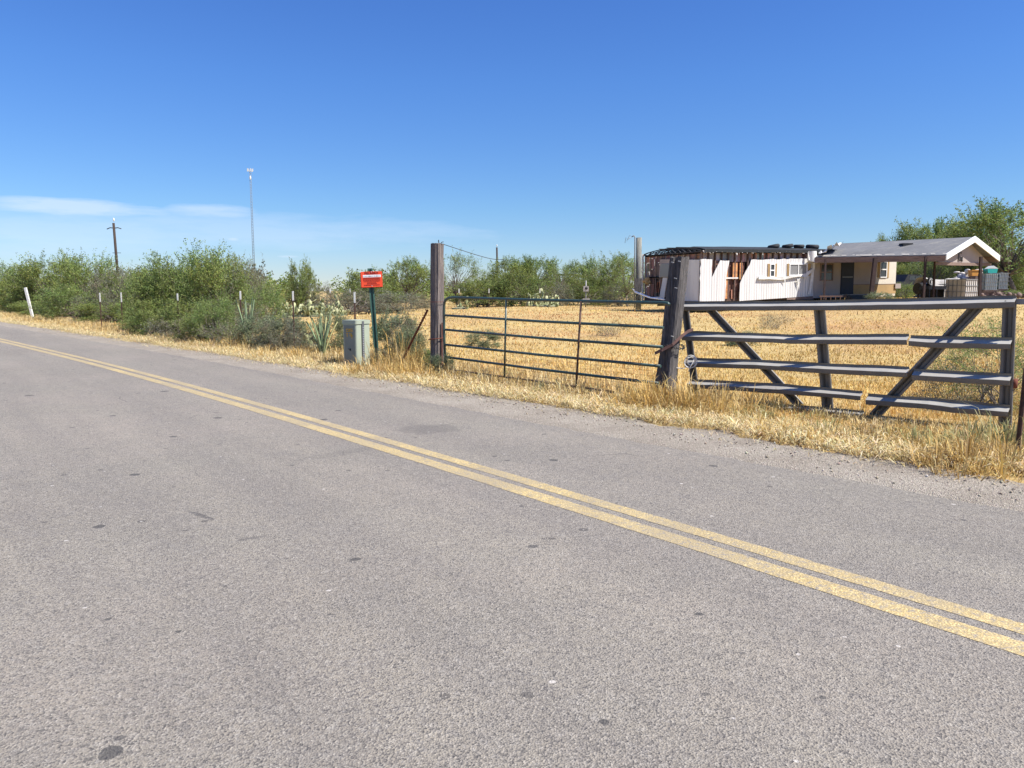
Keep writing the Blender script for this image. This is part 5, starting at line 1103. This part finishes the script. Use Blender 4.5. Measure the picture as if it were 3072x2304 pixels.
for k in range(34): s = rg.random(); p = R_(B_).lerp(R_(A_), s) + up * .02 + (R_(Q_) - R_(B_)) * rg.random() * .04; w = rg.uniform(.1, .5); mb.add([p, p + (A_ - B_).normalized() * w, p + (A_ - B_).normalized() * w * .8 + up * rg.uniform(.0, .03) + (Q_ - B_) * .03, p + (Q_ - B_) * .04 + up * .02], [(0, 1, 2, 3)])
mb.build('frayed_roof_edge', TARP, cp)
for (xt, yt, xb, D, w) in ((2477, 776, 2472, 37.7, .075), (2626, 774, 2613, 36.85, .17), (2777, 770, 2771, 35.95, .085), (2805, 772, 2800, 37.5, .08), (2943, 770, 2938, 37.0, .11)):
    t_ = P(xt, yt, D); b_ = P(xb, 890, D); d_ = t_ - b_; e_ = b_ - d_ * ((b_.z - G(b_.x, D) + .1) / d_.z); MB().bar(R_(t_), R_(e_), w).build('post', DARKW, cp)
# things under and beside the porch
p = P(2560, 888, 38.6); o = empty('door_steps', (p.x, p.y, G(p.x, p.y)), (0, 0, TA), 'dark wooden steps and planks below the dark door', 'steps')
for k in range(3): MB().box((-.9 + .15 * k, -.9 + .28 * k, .02), (.8, -.62 + .28 * k + .1, .06 + .1 * k)).build('tread', BLACKM, o)
p = P(2490, 893, 37.6); o = empty('ladder', (p.x, p.y, p.z - .12), (0, 0, TA - .1), 'old ladder lying on its side below the porch window', 'ladder')
MB().box((-.6, 0, -.2), (.95, .05, -.13)).box((-.6, 0, .16), (.95, .05, .22)).build('side_rails', TPOST, o)
for k in range(6): MB().bar((-.5 + .28 * k, .025, -.17), (-.5 + .28 * k, .025, .18), .035).build('rung', TPOST, o)
def tote(xs, ys, D, w, d, h, rz, label, body, rx=0, z=None):
    p = P(xs, ys, D); zb_ = G(p.x, D) if z is None else z; o = empty('caged_tote', (p.x, D, zb_), (rx, 0, rz), label, 'tote', 'wire caged liquid totes'); mb = MB(); rbox(mb, -w / 2, -d / 2, .12, w / 2, d / 2, h, .08); mb.build('tank', body, o)
    mb = MB(); c_ = .02
    for k in range(8):
        x_ = -w / 2 - .02 + (w + .04) * k / 7
        for s in (-1, 1): mb.bar((x_, s * (d / 2 + .02), .08), (x_, s * (d / 2 + .02), h), .025)
    for k in range(6):
        y_ = -d / 2 - .02 + (d + .04) * k / 5
        for s in (-1, 1): mb.bar((s * (w / 2 + .02), y_, .08), (s * (w / 2 + .02), y_, h), .025)
    for k in range(5):
        z_ = .1 + (h - .12) * k / 4
        for s in (-1, 1): mb.bar((-w / 2 - .03, s * (d / 2 + .03), z_), (w / 2 + .03, s * (d / 2 + .03), z_), .025); mb.bar((s * (w / 2 + .03), -d / 2 - .03, z_), (s * (w / 2 + .03), d / 2 + .03, z_), .025)
    mb.build('wire_cage', STEEL_P, o); mb = MB(); [mb.box((-w / 2, s - .06, 0), (w / 2, s + .06, .08)) for s in (-d / 2 + .06, 0, d / 2 - .06)]; mb.build('pallet', WOOD_BROWN, o); MB().tube([(0, 0, h), (0, 0, h + .05)], .1, 12).build('cap', BLACKM, o)
tote(2884, 880, 40.0, 1.25, 1.05, 1.36, .55, 'largest cream tote in a brown wire cage under the gable', TOTE, z=.85 - .12)
tote(2963, 860, 44, .72, .6, 1.0, .0, 'left one of the two pale blue caged totes right of the carport', TOTEB, z=P(2963, 875, 44).z)
tote(2999, 860, 44.3, .58, .6, 1.0, .0, 'right one of the two pale blue caged totes beside the dark tree', TOTEB, z=P(2999, 872, 44.3).z)
p = P(2982, 880, 44.1); o = empty('scrap_platform', (p.x, 44.1, G(p.x, 44.1)), (0, 0, 0), 'low rubble and timber heap carrying the two pale blue totes', 'heap'); mb = MB(); rg = random.Random(6); zt = P(2982, 876, 44).z - G(p.x, 44.1)
for k in range(16): mb.box((-.9 + .11 * k, -.4 + rg.random() * .2, 0), (-.9 + .11 * k + rg.uniform(.12, .25), .5, zt * rg.uniform(.8, 1.0)))
for k in range(20): mb.ball((rg.uniform(-1.2, 1.5), rg.uniform(-.8, -.4), rg.uniform(.0, zt * .7)), rg.uniform(.08, .2), 6, 4)
mb.build('rubble', WOOD_BROWN, o)
def simple(name, xs, ys, D, label, cat, fn, rz=0, ground=True):
    p = P(xs, ys, D); o = empty(name, (p.x, D, G(p.x, D) if ground else p.z), (0, 0, rz), label, cat); fn(o, p.z - o.location.z); return o
def bench(o, h):
    MB().box((-.5, -.35, .5), (.5, .35, h)).build('body', CABDK, o)
    for sx in (-.42, .0, .42): MB().box((sx - .03, -.3, 0), (sx + .03, .3, .5)).build('leg', BLACKM, o)
simple('bin_box', 2799, 858, 39.5, 'dark grey bin on legs left of the cream tote', 'bin', bench, .2)
def smoker(o, h):
    MB().tube([(-.5, 0, h * .6), (.3, 0, h * .6)], .3, 14).build('drum', BLACKM, o); MB().tube([(.0, -.25, h * .8), (.02, -.25, h + .2)], .09, 8).build('stack', BLACKM, o); mb = MB(); mb.torus((.05, -.32, h * .98), .14, .035, (0, 1, 0)); mb.build('wheel', STEEL_P, o)
    for sx in (-.4, .2): MB().bar((sx, 0, 0), (sx, 0, h * .4), .06).build('leg', BLACKM, o)
simple('barrel_grill', 2776, 845, 40.5, 'black drum and wheel beside the thin carport post', 'grill', smoker, .3)
def truck(o, h):
    mb = MB(); mb.prism([(-1.9, .35), (1.9, .35), (1.9, 1.0), (1.1, 1.05), (.8, h), (-.5, h), (-.8, 1.0), (-1.9, .95)], -.8, .8); mb.build('body', BLACKM, o); MB().prism([(-.4, 1.08), (.72, 1.08), (.60, h - .1), (-.38, h - .1)], -.81, -.802).build('side_window', GLASSD, o)
    for sx in (-1.2, 1.2): mb = MB(); mb.torus((sx, -.82, .36), .26, .11, (0, 1, 0), 18, 8); mb.build('wheel', RUBBER, o)
simple('wrecked_car', 2712, 824, 50, 'dark wrecked car half hidden behind the mobile home corner', 'car', truck, .35)
def tarp(o, h):
    n = 14; vs = []
    for i in range(n):
        for j in range(8): x_ = -1.9 + 3.8 * i / (n - 1); y_ = -.9 + 1.8 * j / 7; vs.append((x_, y_, h * (1 - .22 * abs(y_)) * (.9 + .1 * math.sin(x_ * 2)) + .06 * rg.uniform(-1, 1) - (.35 if j in (0, 7) else 0)))
    MB().add(vs, [(i * 8 + j, (i + 1) * 8 + j, (i + 1) * 8 + j + 1, i * 8 + j + 1) for i in range(n - 1) for j in range(7)]).build('tarp', TARP, o)
    MB().box((-1.8, -.75, 0), (1.8, .75, h * .62)).build('load', CABDK, o)
simple('covered_trailer', 2856, 827, 47, 'pale tarp covered load behind the cream tote', 'covered load', tarp, .12)
def cabinet_white(o, h): MB().box((-.45, -.3, 0), (.45, .3, h)).build('cabinet', TARP, o); MB().box((-.40, -.31, h * .1), (.40, -.302, h * .9)).build('door', TOTE, o)
simple('old_freezer', 2826, 858, 42, 'pale grey box standing between dark bin and cream tote', 'box', cabinet_white, .3)
def crate(o, h): MB().box((-.28, -.2, 0), (.28, .2, .34)).box((-.31, -.23, .30), (.31, .23, .36)).build('crate', ORNG, o)
p = P(2980, 828, 46); 
def heap(o, h):
    mb = MB()
    for k in range(60): mb.ball((rg.uniform(-1.0, .9), rg.uniform(-.5, .5), rg.random() * h * .95), (rg.uniform(.1, .3), rg.uniform(.1, .3), rg.uniform(.06, .16)), 6, 4)
    mb.box((-.9, -.4, 0), (.8, .4, h * .85)); mb.build('rubble', TOTE, o)
simple('rubbish_heap', 2930, 808, 47, 'tall beige rubbish heap behind the right carport post', 'heap', heap)
simple('orange_crate', 2924, 828, 46.2, 'orange crate on the beige heap beside the right carport post', 'crate', crate, ground=False)
def bin_(o, h): MB().prism([(-.24, 0), (.24, 0), (.30, .42), (-.30, .42)], -.25, .25).build('tub', TEAL, o); MB().prism([(-.2, .43), (.34, .43), (.05, .60)], -.25, .25).build('lid', WHITE, o)
simple('teal_bin', 2969, 828, 46.2, 'teal plastic bin with pale lid above the pale blue totes', 'bin', bin_, ground=False)
MB
p = P(2969, 830, 46.4); o = empty('stacked_pallets', (p.x, 46.3, G(p.x, 46.3)), (0, 0, 0), 'stack of brown pallets holding the orange crate and teal bin', 'pallets'); mb = MB(); zt = p.z - G(p.x, 46.3); k = 0; z = 0
while z < zt - .1: mb.box((-1.2, -.5, z), (.45, .5, z + .09)); z += .14
mb.box((-1.2, -.5, zt - .06), (.45, .5, zt)); mb.build('boards', WOOD_BROWN, o)
